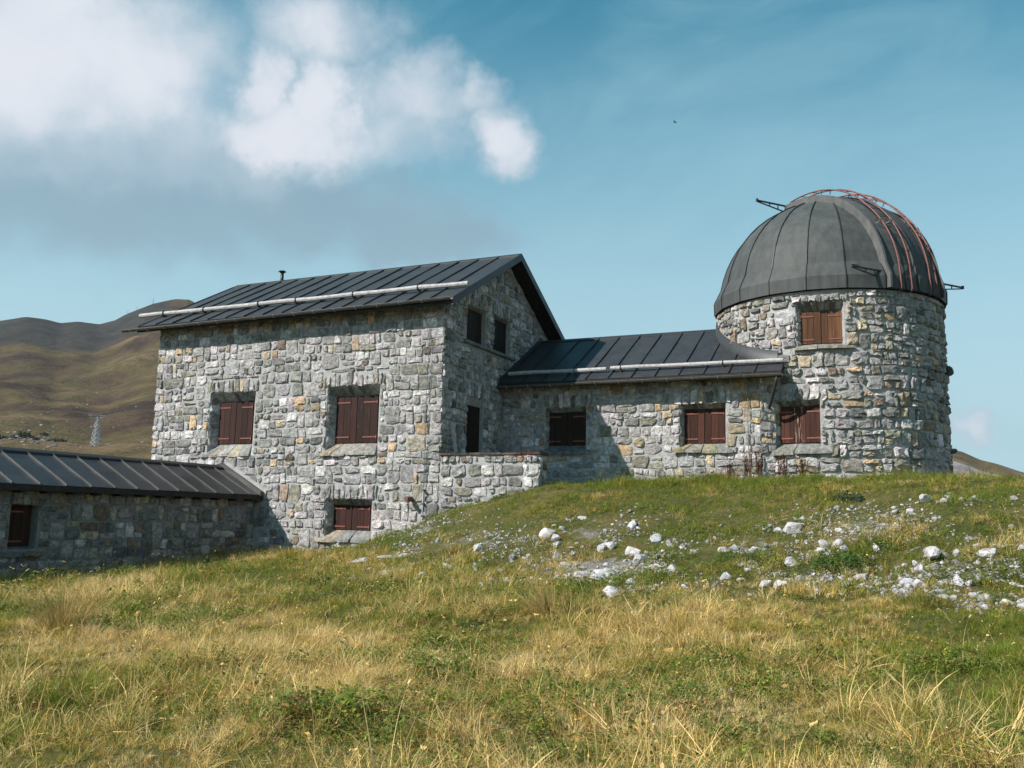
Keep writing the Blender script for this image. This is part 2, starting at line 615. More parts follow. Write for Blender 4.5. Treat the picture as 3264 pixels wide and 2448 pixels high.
STONY = [(6.1, -5.2, 1.3, .9, .95), (5.2, -3.2, 1.2, .9, .55), (8.4, -4.2, 1.0, .9, .6), (9.4, -5.7, 1.0, .7, .55), (11.6, -5.8, 1.2, .8, .62), (10.0, -3.4, 1.2, 1.0, .6),
         (12.8, -4.6, 1.0, 1.2, .55), (2.2, -3.2, 1.5, .7, .55), (0.6, -1.6, 1.3, .6, .6), (-.2, -.6, .8, .5, .6), (3.3, -3.6, 1.0, .6, .5)]

# ------------------------------------------------------------------ rubble masonry


def clip_poly(P, a, b, c):
    """keep the side a*x + b*y <= c of a convex polygon"""
    out = []
    n = len(P)
    for i in range(n):
        p, r = P[i], P[(i + 1) % n]
        dp, dr = a * p[0] + b * p[1] - c, a * r[0] + b * r[1] - c
        if dp <= 0:
            out.append(p)
        if (dp < 0 < dr) or (dr < 0 < dp):
            t = dp / (dp - dr)
            out.append((p[0] + (r[0] - p[0]) * t, p[1] + (r[1] - p[1]) * t))
    return out


def area(P):
    return 0.5 * sum(P[i][0] * P[(i + 1) % len(P)][1] - P[(i + 1) % len(P)][0] * P[i][1] for i in range(len(P)))


def rubble(s0, s1, t0, t1, holes, limits=(), rows=(0.22, 0.54), widths=(0.17, 0.70), rnd=None, shrink=(0.004, 0.018), keep=None, seed=0, split=.30):
    """rough courses of squared rubble: wavy bands cut into blocks, tall blocks split again; holes are rectangles kept free, limits are half planes"""
    R = rnd or random.Random(1)
    sd = R.randrange(1000)
    rects = []

    def add(a, b, c, d):
        w, h = b - a, d - c
        if h > split and R.random() < (.85 if h > split * 1.35 else .6):
            m = c + h * R.uniform(.36, .64)
            for e, f in ((c, m), (m, d)):
                if w > .34 and R.random() < .55:
                    k = a + w * R.uniform(.32, .68)
                    rects.append((a, k, e, f)); rects.append((k, b, e, f))
                else:
                    rects.append((a, b, e, f))
        elif w > h * 2.6:
            k = a + w * R.uniform(.35, .65)
            rects.append((a, k, c, d)); rects.append((k, b, c, d))
        else:
            rects.append((a, b, c, d))
    t = t0
    while t < t1 - .03:
        h = min(R.uniform(*rows), t1 - t)
        if t1 - t - h < .12:
            h = t1 - t
        s = s0 - (R.uniform(.0, .3))
        while s < s1 - .02:
            w = R.uniform(*widths) * (.75 if R.random() < .25 else 1)
            if s1 - s - w < .12:
                w = s1 - s
            add(s, s + w, t, t + h)
            s += w
        t += h

    def warp(p):
        x, y = p
        n1 = float(vnoise(x * 1.1, y * 1.1, sd)) - .5
        n2 = float(vnoise(x * 3.7, y * 3.7, sd + 5)) - .5
        n3 = float(vnoise(x * 1.3 + 9, y * 2.1, sd + 9)) - .5
        return (x + n3 * .07, y + n1 * .11 + n2 * .05)
    out = []
    for a, b, c, d in rects:
        x, y = (a + b) / 2, (c + d) / 2
        P = [warp(p) for p in ((a, c), (b, c), (b, d), (a, d))]
        P = [(min(max(p[0] + R.uniform(-.02, .02), s0), s1), min(max(p[1] + R.uniform(-.018, .018), t0), t1)) for p in P]
        x, y = sum(p[0] for p in P) / 4, sum(p[1] for p in P) / 4
        if any(A * x + B * y > C for A, B, C in limits):
            continue
        for h0, h1, g0, g1 in holes:
            if h0 < x < h1 and g0 < y < g1 and len(P) > 2:
                # the block's middle lies in the gap: keep its largest piece outside
                P = max((clip_poly(P, *k) for k in ((1, 0, h0), (-1, 0, -h1), (0, 1, g0), (0, -1, -g1))), key=lambda p_: area(p_) if len(p_) > 2 else 0)
                if len(P) > 2:
                    x, y = sum(p[0] for p in P) / len(P), sum(p[1] for p in P) / len(P)
        if len(P) < 3 or area(P) < .008 or any(h0 < x < h1 and g0 < y < g1 for h0, h1, g0, g1 in holes):
            continue
        if keep and not keep(x, y):
            continue
        for l in limits:
            P = clip_poly(P, *l)
        for h0, h1, g0, g1 in holes:
            if len(P) < 3:
                break
            mx, my = [p[0] for p in P], [p[1] for p in P]
            if max(mx) <= h0 or min(mx) >= h1 or max(my) <= g0 or min(my) >= g1:
                continue
            k = max((h0 - x, (1, 0, h0)), (x - h1, (-1, 0, -h1)), (g0 - y, (0, 1, g0)), (y - g1, (0, -1, -g1)))
            P = clip_poly(P, *k[1])
        if len(P) < 3 or area(P) < .006:
            continue
        g = R.uniform(*shrink) + (R.uniform(.02, .045) if R.random() < .10 else 0)
        Q = list(P)
        for i in range(len(P)):
            p, r = P[i], P[(i + 1) % len(P)]
            ex, ey = r[0] - p[0], r[1] - p[1]
            L = math.hypot(ex, ey)
            if L < 1e-5:
                continue
            nx, ny = ey / L, -ex / L
            Q = clip_poly(Q, nx, ny, nx * p[0] + ny * p[1] - g * R.uniform(.5, 1.6))
            if len(Q) < 3:
                break
        if len(Q) < 3 or area(Q) < 0.004:
            continue
        out.append(round_poly(Q, R))
    return out


def round_poly(Q, R, cut=0.20, jit=0.011):
    n = len(Q)
    out = []
    for i in range(n):
        p, a, b = Q[i], Q[i - 1], Q[(i + 1) % n]
        la, lb = math.dist(p, a), math.dist(p, b)
        c = R.uniform(.03, cut) if R.random() < .86 else .40
        ka, kb = min(c, .10 / max(la, 1e-4)), min(c * R.uniform(.6, 1.3), .10 / max(lb, 1e-4), .45)
        for q, k in ((a, ka), (b, kb)):
            out.append((p[0] + (q[0] - p[0]) * k + R.uniform(-jit, jit), p[1] + (q[1] - p[1]) * k + R.uniform(-jit, jit)))
        if lb > .24:
            f = R.uniform(.4, .6)
            out.append((p[0] + (b[0] - p[0]) * f + R.uniform(-jit, jit) * 1.4, p[1] + (b[1] - p[1]) * f + R.uniform(-jit, jit) * 1.4))
    res = [out[0]]
    for p in out[1:]:
        if math.dist(p, res[-1]) > 0.018:
            res.append(p)
    while len(res) > 11:
        k = min(range(len(res)), key=lambda i: math.dist(res[i], res[(i + 1) % len(res)]))
        res.pop(k)
    return res


PAL = {
    'grey': (0.31, 0.302, 0.296), 'green': (0.24, 0.242, 0.222), 'light': (0.43, 0.415, 0.405), 'white': (0.54, 0.505, 0.50), 'tan': (0.39, 0.325, 0.24),
    'ochre': (0.45, 0.335, 0.215), 'brown': (0.21, 0.165, 0.125), 'dark': (0.15, 0.155, 0.15), 'olive': (0.265, 0.25, 0.20), 'rust': (0.38, 0.23, 0.15)}
MIX_HOUSE = [('grey', 34), ('green', 25), ('light', 19), ('white', 7), ('tan', 4.5), ('ochre', 2.2), ('olive', 5), ('brown', 2), ('dark', 2)]
MIX_TOWER = [('grey', 36), ('green', 17), ('light', 16), ('white', 4), ('tan', 8), ('ochre', 3.2), ('olive', 9), ('brown', 4), ('dark', 2)]
MIX_ANNEX = [('grey', 20), ('green', 20), ('light', 7), ('tan', 2), ('olive', 12), ('brown', 9), ('dark', 34)]  # mostly dark stones, with some of the annex wall's shade in the mix
MIX_WING = [('grey', 34), ('green', 22), ('light', 16), ('white', 6), ('tan', 9), ('ochre', 6), ('olive', 4), ('rust', 1.5), ('dark', 2)]


def pick(R, mix):
    k = R.uniform(0, sum(w for _, w in mix))
    for n, w in mix:
        k -= w
        if k <= 0:
            break
    c = PAL[n]
    f = R.uniform(.70, 1.30)
    c = (c[0] * 1.10, c[1] * 1.065, c[2] * 1.075)
    return tuple(max(.02, v * f * R.uniform(.97, 1.03)) for v in c)


def stone_geo(P, fmap, R, h0=0.028, h1=0.062):
    n = len(P)
    cx = sum(p[0] for p in P) / n; cy = sum(p[1] for p in P) / n
    h = R.uniform(h0, h1)
    tx, ty = R.uniform(-.05, .05), R.uniform(-.07, .05)
    V = []
    for sc, hh, jh in ((1.0, -0.012, 0), (.945, h * .72, .25), (.68, h * 1.0, .40)):
        for x, y in P:
            s = sc * (1 + R.uniform(-.06, .06) * (jh > 0))
            px, py = cx + (x - cx) * s, cy + (y - cy) * s
            d = hh + (h * R.uniform(-jh, jh) if jh else 0)
            if jh:
                d += (x - cx) * tx + (y - cy) * ty
            V.append(fmap(px, py, d))
    V.append(fmap(cx + R.uniform(-.03, .03), cy + R.uniform(-.02, .02), h * R.uniform(.7, 1.2)))
    F = []
    for r in range(2):
        for i in range(n):
            j = (i + 1) % n
            F.append((r * n + i, r * n + j, (r + 1) * n + j, (r + 1) * n + i))
    for i in range(n):
        F.append((2 * n + i, 2 * n + (i + 1) % n, 3 * n))
    return V, F


def lay_stones(wall, polys, fmap, R, mix, h=(0.02, 0.05), name='stone', colors=None, most=290, size=None):
    polys = sorted(polys, key=lambda P: -abs(area(P)))
    rest = MB(); rt = []
    for k, P in enumerate(polys):
        if area(P) < 0:
            P = P[::-1]
        V, F = stone_geo(P, fmap, R, *h)
        c = pick(R, mix)
        if abs(area(P)) > .10 and max(c) > .42:
            c = tuple(v * .68 for v in c)
        if colors:
            cc = colors(sum(p[0] for p in P) / len(P), sum(p[1] for p in P) / len(P))
            c = cc or c
        if k < most:
            obj(name, V, F, M['stone'], wall, False, c)
        else:
            rest.add(V, F); rt += [c] * len(V)
    if rest.V:
        o = rest.build(name, M['stone'], wall, False, rt)
        o['kind'] = 'stuff'


def planar(origin, S, N):
    o, S, N = Vector(origin), Vector(S), Vector(N)
    return lambda s, t, d: o + S * s + Vector((0, 0, 1)) * t + N * d


def cylmap(c, r):
    def f(s, t, d):
        a = s / r
        return Vector((c[0] + (r + d) * math.cos(a), c[1] + (r + d) * math.sin(a), t))
    return f


def wall_sheet(name, fmap, sb, tb, openings, parent, limits=(), mat=None, depth=None):
    """mortar face in cells with the openings left out, each opening with its splayed reveal and a dark back"""
    sb = sorted(set(sb) | {v for o in openings for v in o['outer'][:2]})
    tb = sorted(set(tb) | {v for o in openings for v in o['outer'][2:]})
    mb = MB()
    for i in range(len(sb) - 1):
        for j in range(len(tb) - 1):
            a, b, c, d = sb[i], sb[i + 1], tb[j], tb[j + 1]
            mx, my = (a + b) / 2, (c + d) / 2
            if any(o['outer'][0] < mx < o['outer'][1] and o['outer'][2] < my < o['outer'][3] for o in openings):
                continue
            P = [(a, c), (b, c), (b, d), (a, d)]
            for l in limits:
                P = clip_poly(P, *l)
            if len(P) >= 3:
                mb.add([fmap(x, y, 0) for x, y in P], [tuple(range(len(P)))])
    for o in openings:
        e, n, dp = o['outer'], o['inner'], o['depth']
        E = [(e[0], e[2]), (e[1], e[2]), (e[1], e[3]), (e[0], e[3])]
        I = [(n[0], n[2]), (n[1], n[2]), (n[1], n[3]), (n[0], n[3])]
        for k in range(4):
            l = (k + 1) % 4
            mb.quad(fmap(*E[k], 0), fmap(*E[l], 0), fmap(*I[l], -dp), fmap(*I[k], -dp))
        mb.quad(*[fmap(*p, -dp - .004) for p in I])
    return mb.build(name, mat or M['mortar'], parent)


def reveal_stones(wall, fmap, o, R, mix):
    """stones bedded in the left jamb and the head of an opening"""
    e, n, dp = o['outer'], o['inner'], o['depth']

    def jamb(sa, sb):
        def f(s, t, d):
            k = s / dp
            t2 = t
            return fmap(sa + (sb - sa) * k + (d if sb > sa else -d), t2, -dp * k + d * .3)
        return f
    L = []
    t = n[2] - .1
    while t < n[3]:
        h = R.uniform(.17, .32)
        L.append([(.015, t + .012), (dp - .03, t + .012), (dp - .03, t + h - .012), (.015, t + h - .012)])
        t += h
    lay_stones(wall, [round_poly(p, R) for p in L], jamb(e[0], n[0]), R, mix, (.015, .03), 'reveal_stone')
    L = []
    x = n[0] - .04
    while x < n[1]:
        w = R.uniform(.12, .22)
        L.append([(x + .008, .012), (x + w - .008, .012), (x + w - .008, dp - .02), (x + .008, dp - .02)])
        x += w
    head = lambda s, t, d: fmap(s, e[3] + (n[3] - e[3]) * t / dp - d, -t)
    lay_stones(wall, [round_poly(p, R) for p in L], head, R, [('dark', 2), ('green', 3), ('grey', 2)], (.012, .028), 'head_stone')


WOOD_DARK = (0.036, 0.0122, 0.0088)
WOOD_WARM = (0.112, 0.050, 0.023)
WOOD_MID = (0.085, 0.027, 0.016)


def shutters(thing, fmap, o, wood=WOOD_DARK, wear=0.4, planks=3, hinge=True, lbl=None, leaves=2, back=0.0):
    """a pair of closed board shutters in an opening: each leaf > plank, hinge_strap"""
    n, dp = o['inner'], o['depth'] - back
    c = ((n[0] + n[1]) / 2, (n[2] + n[3]) / 2)
    O = fmap(c[0], c[1], -dp)
    S = (fmap(c[0] + .01, c[1], -dp) - O).normalized()
    Z = Vector((0, 0, 1))
    N = S.cross(Z).normalized()
    if (fmap(c[0], c[1], -dp + .1) - O).dot(N) < 0:
        N = -N
    W, H = n[1] - n[0], n[3] - n[2]
    w = W / leaves
    for k in range(leaves):
        s0 = -W / 2 + k * w + .006
        s1 = s0 + w - .012
        z0, z1 = -H / 2 + .012, H / 2 - .012
        mb = MB()
        mb.box(O + S * s0 + Z * z0 + N * .004, S * (s1 - s0), N * .014, Z * (z1 - z0))
        lf = mb.build('shutter', M['wood'], thing, False, (*[v * .5 for v in wood], wear))
        if lbl:
            lf['label'] = lbl[k] if isinstance(lbl, (list, tuple)) else lbl
        cuts = [0] + [(i + random.uniform(-.12, .12)) / planks for i in range(1, planks)] + [1]
        for i in range(planks):
            a, b = s0 + (s1 - s0) * cuts[i] + .004, s0 + (s1 - s0) * cuts[i + 1] - .004
            mb = MB()
            f = random.uniform(.8, 1.25)
            mb.box(O + S * a + Z * (z0 + .003) + N * .0185, S * (b - a), N * random.uniform(.016, .021), Z * (z1 - z0 - .006))
            near = i == (planks - 1 if k == 0 else 0)
            mb.build('plank', M['wood'], lf, False, (*[v * f for v in wood], wear if (wear < 1.5 or near) else .5))
        if hinge:
            for zz in (z0 + H * .12, z1 - H * .14):
                mb = MB()
                out = s0 + .02 if k == 0 else s1 - .02
                inn = s0 + (s1 - s0) * .68 if k == 0 else s1 - (s1 - s0) * .68
                mb.box(O + S * min(out, inn) + Z * (zz - .017) + N * .041, S * abs(inn - out), N * .010, Z * .034)
                mb.box(O + S * (out - .011) + Z * (zz - .045) + N * .0405, S * .022, N * .02, Z * .09)
                mb.build('hinge_strap', M['hinge'], lf)


def sill(thing, fmap, o, R, cols, ext=(.16, .12), drop=.26, out=.07, th=.06, count=4, flat=False):
    """sloping slabs under an opening: window_sill > slab"""
    n, dp = o['inner'], o['depth']
    a, b = n[0] - ext[0], n[1] + ext[1]
    zi, zo = n[2] - .005, n[2] - drop
    bed = MB()
    bed.hexa([fmap(a + .04, zo - th * 1.2, -.05), fmap(b - .04, zo - th * 1.2, -.05), fmap(n[1], zo - th * 1.2, -dp), fmap(n[0], zo - th * 1.2, -dp),
              fmap(a + .04, zo - .01, -.03), fmap(b - .04, zo - .01, -.03), fmap(n[1], zi - .04, -dp), fmap(n[0], zi - .04, -dp)])
    base = bed.build('window_sill', M['mortar'], thing)
    cut = [a] + sorted(a + (b - a) * (i + R.uniform(-.2, .2)) / count for i in range(1, count)) + [b]
    for i in range(count):
        p, r = cut[i] + .012, cut[i + 1] - .012
        # inner edge follows the narrower inner opening
        ip = n[0] + (n[1] - n[0]) * (p - a) / (b - a)
        ir = n[0] + (n[1] - n[0]) * (r - a) / (b - a)
        du, dz = R.uniform(-.035, .045), R.uniform(-.032, .022)
        t = th * R.uniform(.85, 1.4)
        m = (p + r) / 2 + R.uniform(-.03, .03)
        V = [fmap(p, zo - t + dz, out + du), fmap(m, zo - t + dz - .012, out + du + .03), fmap(r, zo - t + dz, out + du - .01), fmap(ir, zi - t, -dp), fmap(ip, zi - t, -dp),
             fmap(p, zo + dz, out + du - .012), fmap(m, zo + dz + .006, out + du + .015), fmap(r, zo + dz, out + du - .022), fmap(ir, zi + .012 + dz * .3, -dp), fmap(ip, zi + .012 + dz * .3, -dp)]
        F = [(4, 3, 2, 1, 0), (5, 6, 7, 8, 9), (0, 1, 6, 5), (1, 2, 7, 6), (2, 3, 8, 7), (3, 4, 9, 8), (4, 0, 5, 9)]
        obj('slab', V, F, M['slab'], base, False, cols[i % len(cols)])
    return base


def opening(u0, u1, z0, z1, depth=.3, l=.13, r=.04, top=.24, bot=.34):
    return {'inner': (u0, u1, z0, z1), 'outer': (u0 - l, u1 + r, z0 - bot, z1 + top), 'depth': depth}


def lintels(o, R, h=.36, ext=.16, w=(.12, .24)):
    e = o['outer']
    s = e[0] - ext
    L = []
    while s < e[1] + ext - .05:
        ww = min(R.uniform(*w), e[1] + ext - s)
        hh = h * R.uniform(.68, 1.12)
        if ww > .06:
            P = [(s + .012, e[3] - R.uniform(-.005, .03)), (s + ww - .012, e[3] - R.uniform(-.005, .03)), (s + ww - .012, e[3] + hh), (s + .012, e[3] + hh - .02)]
            L.append(round_poly([(a + R.uniform(-.018, .018), b + R.uniform(-.02, .02)) for a, b in P], R, .2, .014))
        s += ww
    return L, (e[0] - ext, e[1] + ext, e[3] - .02, e[3] + h * 1.03)


def holes_for(ops, lints, sx=.0):
    H = []
    for o in ops:
        e = o['outer']
        H.append((e[0] - .004, e[1] + .004, e[2] + .0, e[3] + .01))
        H.append((e[0] - sx, e[1] + sx, e[2] - .0, o['inner'][2] + .02))
    return H + [l for l in lints if l]


# ------------------------------------------------------------------ sheet metal roofs

def slope(parent, A, B, up, n_seams, mats, thick=.16, seam='seam', seams=None, panel_gap=.006, clip=None):
    """one roof slope: A, B = eave ends, up = vector eave to ridge; 'roof' deck > roof_panel, roof_seam"""
    A, B, up = Vector(A), Vector(B), Vector(up)
    d = (B - A)
    L = d.length
    d.normalize()
    nrm = d.cross(up).normalized()
    if nrm.z < 0:
        nrm = -nrm
    mb = MB()
    mb.box(A - nrm * thick, d * L, up, nrm * (thick - .008))
    deck = mb.build('roof', M['soffit'], parent)
    ss = sorted(seams)
    cuts = [0] + ss + [L]
    for i in range(len(cuts) - 1):
        a, b = cuts[i] + panel_gap, cuts[i + 1] - panel_gap
        if b - a < .02:
            continue
        mb = MB()
        k = 4
        for j in range(k):      # slight oil canning of the sheet
            f0, f1 = j / k, (j + 1) / k
            o0 = nrm * (.007 * math.sin(i * 1.7 + j * 2.1)); o1 = nrm * (.007 * math.sin(i * 1.7 + j * 2.1 + 2.1))
            P0, P1 = A + d * a + up * f0, A + d * b + up * f0
            P2, P3 = A + d * b + up * f1, A + d * a + up * f1
            mb.hexa([P0 - nrm * .006, P1 - nrm * .006, P2 - nrm * .006, P3 - nrm * .006, P0 + o0, P1 + o0, P2 + o1, P3 + o1])
        mb.build('roof_panel', mats, deck)
    first = None
    for s in ss:
        mb = MB()
        mb.box(A + d * (s - .011) - nrm * .005, d * .022, up * .995, nrm * .042)
        mb.build('roof_seam', M[seam], deck)
    return deck


def gutter(parent, a, b, r=.062, brackets=.66, n=10):
    a, b = Vector(a), Vector(b)
    d = (b - a).normalized()
    side = d.cross(Vector((0, 0, 1))).normalized()
    V, F = [], []
    for p in (a, b):
        for rr in (r, r - .006):
            for k in range(n + 1):
                t = PI * k / n
                V.append(p + side * math.cos(t) * rr - Vector((0, 0, 1)) * math.sin(t) * rr)
    m = n + 1
    for k in range(n):
        F.append((k, k + 1, 2 * m + k + 1, 2 * m + k))
        F.append((m + k + 1, m + k, 3 * m + k, 3 * m + k + 1))
        F.append((k + 1, k, m + k, m + k + 1))
        F.append((2 * m + k, 2 * m + k + 1, 3 * m + k + 1, 3 * m + k))
    F.append((0, 2 * m, 3 * m, m)); F.append((n, m + n, 3 * m + n, 2 * m + n))
    g = obj('gutter', V, F, M['gutter'], parent)
    L = (b - a).length
    k = int(L / brackets)
    # rolled front edge and the strap hangers
    mb = MB()
    mb.tube([a + side * r, b + side * r], .009, 6)
    mb.build('gutter_bead', M['gutter'], g)
    for i in range(k):
        p = a + d * (brackets * (i + .5))
        mb = MB()
        pts = [p + side * math.cos(t) * (r + .006) - Vector((0, 0, 1)) * math.sin(t) * (r + .006) for t in np.linspace(-.15, PI + .1, 8)]
        for j in range(7):
            mb.beam(pts[j], pts[j + 1], .018, .006, d)
        mb.build('gutter_bracket', M['galv'], g)
    return g


def snow_log(parent, A, B, nrm, spots, r=.058, clamp='iron', lift=.10):
    """half-round timber snow guard held by iron clamps"""
    A, B, nrm = Vector(A), Vector(B), Vector(nrm)
    d = (B - A).normalized()
    L = (B - A).length
    n = max(4, int(L / .7))
    pts, rr = [], []
    for i in range(n + 1):
        pts.append(A + d * L * i / n + nrm * (lift + .008 * math.sin(i * 1.9)) + Vector((0, 0, .006 * math.sin(i * 1.1))))
        rr.append(r * (1 + .07 * math.sin(i * 2.3 + 1)))
    mb = MB()
    mb.tube(pts, rr, 9)
    lg = mb.build('snow_guard_log', M['log'], parent)
    for s in spots:
        p = A + d * s + nrm * lift
        mb = MB()
        e = d.cross(nrm).normalized()
        ring = [p + (e * math.cos(t) + nrm * math.sin(t)) * (r + .014) for t in np.linspace(-PI * .5, PI * 1.5, 13)]
        for j in range(12):
            mb.beam(ring[j], ring[j + 1], .034, .012, d)
        mb.box(p - d * .02 - e * .10 - nrm * (lift), d * .04, e * .20, nrm * .012)
        mb.beam(p - nrm * lift, p - nrm * (r * .9), .03, .03, d)
        mb.build('clamp', M[clamp], lg)
    return lg

# ================================================================== SETTING
build_ground()

# ================================================================== MAIN HOUSE
RSL = (7.633 - 5.42) / (3.63 + .42)            # main roof pitch
W1 = opening(-7.43, -6.20, 1.906, 3.134, .27, .17, .26)
W2 = opening(-3.36, -2.03, 1.867, 3.151, .27, .15, .20)
W3 = opening(-3.273, -2.115, -.404, .256, .25, .12, .18, .16, .28)


def build_house():
    R = random.Random(5)
    T = empty('stone_house', (-4.8, 3.6, -1.0))
    tag(T, 'two storey rubble stone house with a steep dark sheet metal gable roof', 'house')
    fm = planar((0, 0, 0), (1, 0, 0), (0, -1, 0))
    ops = [W1, W2, W3]
    fw = wall_sheet('facade_wall', fm, [-9.69, -8, -6.9, -5, -2.7, -1, 0], [-1.9, 0, 1, 2.5, 4, 5.42], ops, T)
    LL, holes = [], []
    for o in ops:
        l, h = lintels(o, R)
        LL += l
        holes.append(h)
    for o in ops:
        e = o['outer']
        sl_ = (o['inner'][0] - .24, o['inner'][1] + .14, o['inner'][2] - .33, o['inner'][2] - .12)
        holes.append(sl_)
    polys = rubble(-9.72, .035, -1.35, 5.40, holes_for(ops, holes), rnd=R, rows=(.24, .50), widths=(.20, .60),
                   keep=lambda x, y: not (-8.2 < x < -5.75 and y < .35) and not (x < -5.6 and y < -.4) and not (x > -1.4 and y < -.62))

    def pinkish(x, y):
        if x > -2.0 and y < .15 and R.random() < .75:
            k = R.uniform(.85, 1.12)
            return tuple(v * k for v in (.53, .475, .465))
        return None
    lay_stones(fw, polys, fm, R, MIX_HOUSE, (.018, .046), colors=pinkish)
    lay_stones(fw, LL, fm, R, MIX_HOUSE, (.02, .045), 'lintel_stone')
    for o in ops:
        reveal_stones(fw, fm, o, R, MIX_HOUSE)
    shutters(T, fm, W1, WOOD_DARK, .35)
    shutters(T, fm, W2, WOOD_DARK, .6)
    shutters(T, fm, W3, (.042, .0135, .0095), .3)
    sill(T, fm, W1, R, [(.25, .24, .235), (.29, .26, .21), (.36, .35, .345), (.40, .35, .27), (.27, .27, .255)], (.42, .18), .30, .07, .048, 5)
    sill(T, fm, W2, R, [(.33, .27, .21), (.30, .275, .25), (.29, .265, .24), (.26, .245, .225)], (.30, .16), .28, .07, .048, 4)
    sill(T, fm, W3, R, [(.33, .28, .22), (.25, .245, .24), (.24, .235, .23)], (.34, .16), .24, .07, .055, 3)
    # gable wall
    gm = planar((0, 0, 0), (0, 1, 0), (1, 0, 0))
    G1 = opening(1.24, 2.36, 4.70, 5.62, .17, .0, .0, .05, .0)
    G2 = opening(2.84, 3.96, 4.70, 5.66, .17, .0, .0, .05, .0)
    D1 = opening(1.37, 2.34, .9, 2.98, .16, .0, .0, .22, .0)
    gops = [G1, G2, D1]
    zr = lambda v: 5.42 + RSL * (v + .42) - .17
    lim = [(-RSL, 1, 5.42 + RSL * .42 - .17), (RSL, 1, 5.42 + RSL * (.42 + 2 * 3.63) - .17)]
    gw = wall_sheet('gable_wall', gm, [0, 1, 3.57, 5, 7.26], [-1.0, 1, 3, 4.3, 5.5, 7.6], gops, T, lim)
    LL, holes = [], []
    for o in gops:
        l, h = lintels(o, R, .42, .10, (.10, .18))
        LL += l
        holes.append(h)
    holes.append((1.1, 4.2, 4.56, 4.71))
    polys = rubble(-.02, 7.26, .35, 7.5, holes_for(gops, holes, .0), lim, rnd=R, rows=(.24, .48), widths=(.2, .54),
                   keep=lambda x, y: not (x > 3.5 and y < 3.2) and not (y > 3.4 and x > 3.5 + (y - 3.4) * 1.6))
    lay_stones(gw, polys, gm, R, MIX_HOUSE, (.026, .06))
    lay_stones(gw, LL, gm, R, MIX_HOUSE, (.03, .06), 'lintel_stone')
    shutters(T, gm, G1, (.022, .012, .008), .1, 3, False)
    shutters(T, gm, G2, (.022, .012, .008), .1, 3, False)
    mb = MB()
    mb.hexa([gm(1.05, 4.60, -.1), gm(4.2, 4.60, -.1), gm(4.2, 4.58, .10), gm(1.05, 4.58, .10), gm(1.05, 4.70, -.1), gm(4.2, 4.70, -.1), gm(4.2, 4.655, .10), gm(1.05, 4.655, .10)])
    mb.build('window_sill', M['slab'], T, False, (.19, .19, .18))
    # door leaf of vertical boards
    mb = MB()
    mb.box(gm(1.37, .9, -.155), (0, .97, 0), (.03, 0, 0), (0, 0, 2.08))
    dr = mb.build('door', M['wood'], T, False, (.03, .014, .01))
    for k in range(5):
        mb = MB()
        mb.box(gm(1.375 + k * .193, .905, -.124), (0, .187, 0), (.018, 0, 0), (0, 0, 2.07))
        mb.build('plank', M['wood'], dr, False, (.02, .012, .008, .1))
    # rear and far walls, plain behind
    mb = MB()
    mb.quad((-9.69, 7.26, -2), (0, 7.26, -2), (0, 7.26, 5.3), (-9.69, 7.26, 5.3))
    mb.add([(-9.69, 0, -2), (-9.69, 7.26, -2), (-9.69, 7.26, 5.45), (-9.69, 3.63, 7.45), (-9.69, 0, 5.45)], [(0, 1, 2, 3, 4)])
    mb.build('plain_wall', M['mortar'], T)
    # roof
    uL, uR = -10.172, .449
    L = uR - uL
    seams = [L - .649 - .664 * k for k in range(15)]
    seams = [s for s in seams if s > .15]
    up = Vector((0, 4.05, 4.05 * RSL))
    slope(T, (uL, -.42, 5.42), (uR, -.42, 5.42), up, 0, M['roof'], .15, seams=seams)
    slope(T, (uL, 7.68, 5.42), (uR, 7.68, 5.42), Vector((0, -4.05, 4.05 * RSL)), 0, M['roof'], .15, seams=seams)
    nrm = Vector((0, -RSL, 1)).normalized()
    mb = MB()
    for sg in (-1, 1):
        mb.hexa([Vector((uL - .01, 3.63, 7.625)), Vector((uR + .01, 3.63, 7.625)), Vector((uR + .01, 3.63 + sg * .17, 7.625 - .17 * RSL + .012)), Vector((uL - .01, 3.63 + sg * .17, 7.625 - .17 * RSL + .012)),
                 Vector((uL - .01, 3.63, 7.665)), Vector((uR + .01, 3.63, 7.665)), Vector((uR + .01, 3.63 + sg * .17, 7.665 - .17 * RSL)), Vector((uL - .01, 3.63 + sg * .17, 7.665 - .17 * RSL))])
    mb.build('ridge_cap', M['seam'], T)
    for x0 in (uR, uL - .035):
        for sg in (1, -1):
            mb = MB()
            e = Vector((x0, 3.63 - sg * 4.07, 5.41))
            k = Vector((0, sg * 4.07, 4.07 * RSL))
            mb.box(e - Vector((0, 0, .19)), (.035, 0, 0), k, Vector((0, 0, .215)))
            mb.build('verge_board', M['seam'], T)
    mb = MB()
    mb.box((uL, -.425, 5.24), (L, 0, 0), (0, .03, 0), (0, 0, .15))
    mb.build('eaves_board', M['soffit'], T)
    gutter(T, (-10.75, -.49, 5.315), (.47, -.49, 5.405), .06, .67)
    snow_log(T, (-11.0, .40, 5.42 + RSL * .82), (.48, .40, 5.42 + RSL * .82 + .015), nrm, [1.0, 2.6, 4.66, 6.0, 7.94, 10.0], .066, 'iron', .10)
    mb = MB()
    mb.tube([(-8.38, 3.75, 7.5), (-8.38, 3.75, 7.96)], .055, 12)
    vp = mb.build('vent_pipe', M['seam'], T, True)
    mb = MB()
    mb.tube([(-8.38, 3.75, 7.95), (-8.38, 3.75, 7.985), (-8.38, 3.75, 7.99), (-8.38, 3.75, 8.02)], [.06, .115, .13, .10], 14)
    mb.build('pipe_cap', M['seam'], vp)
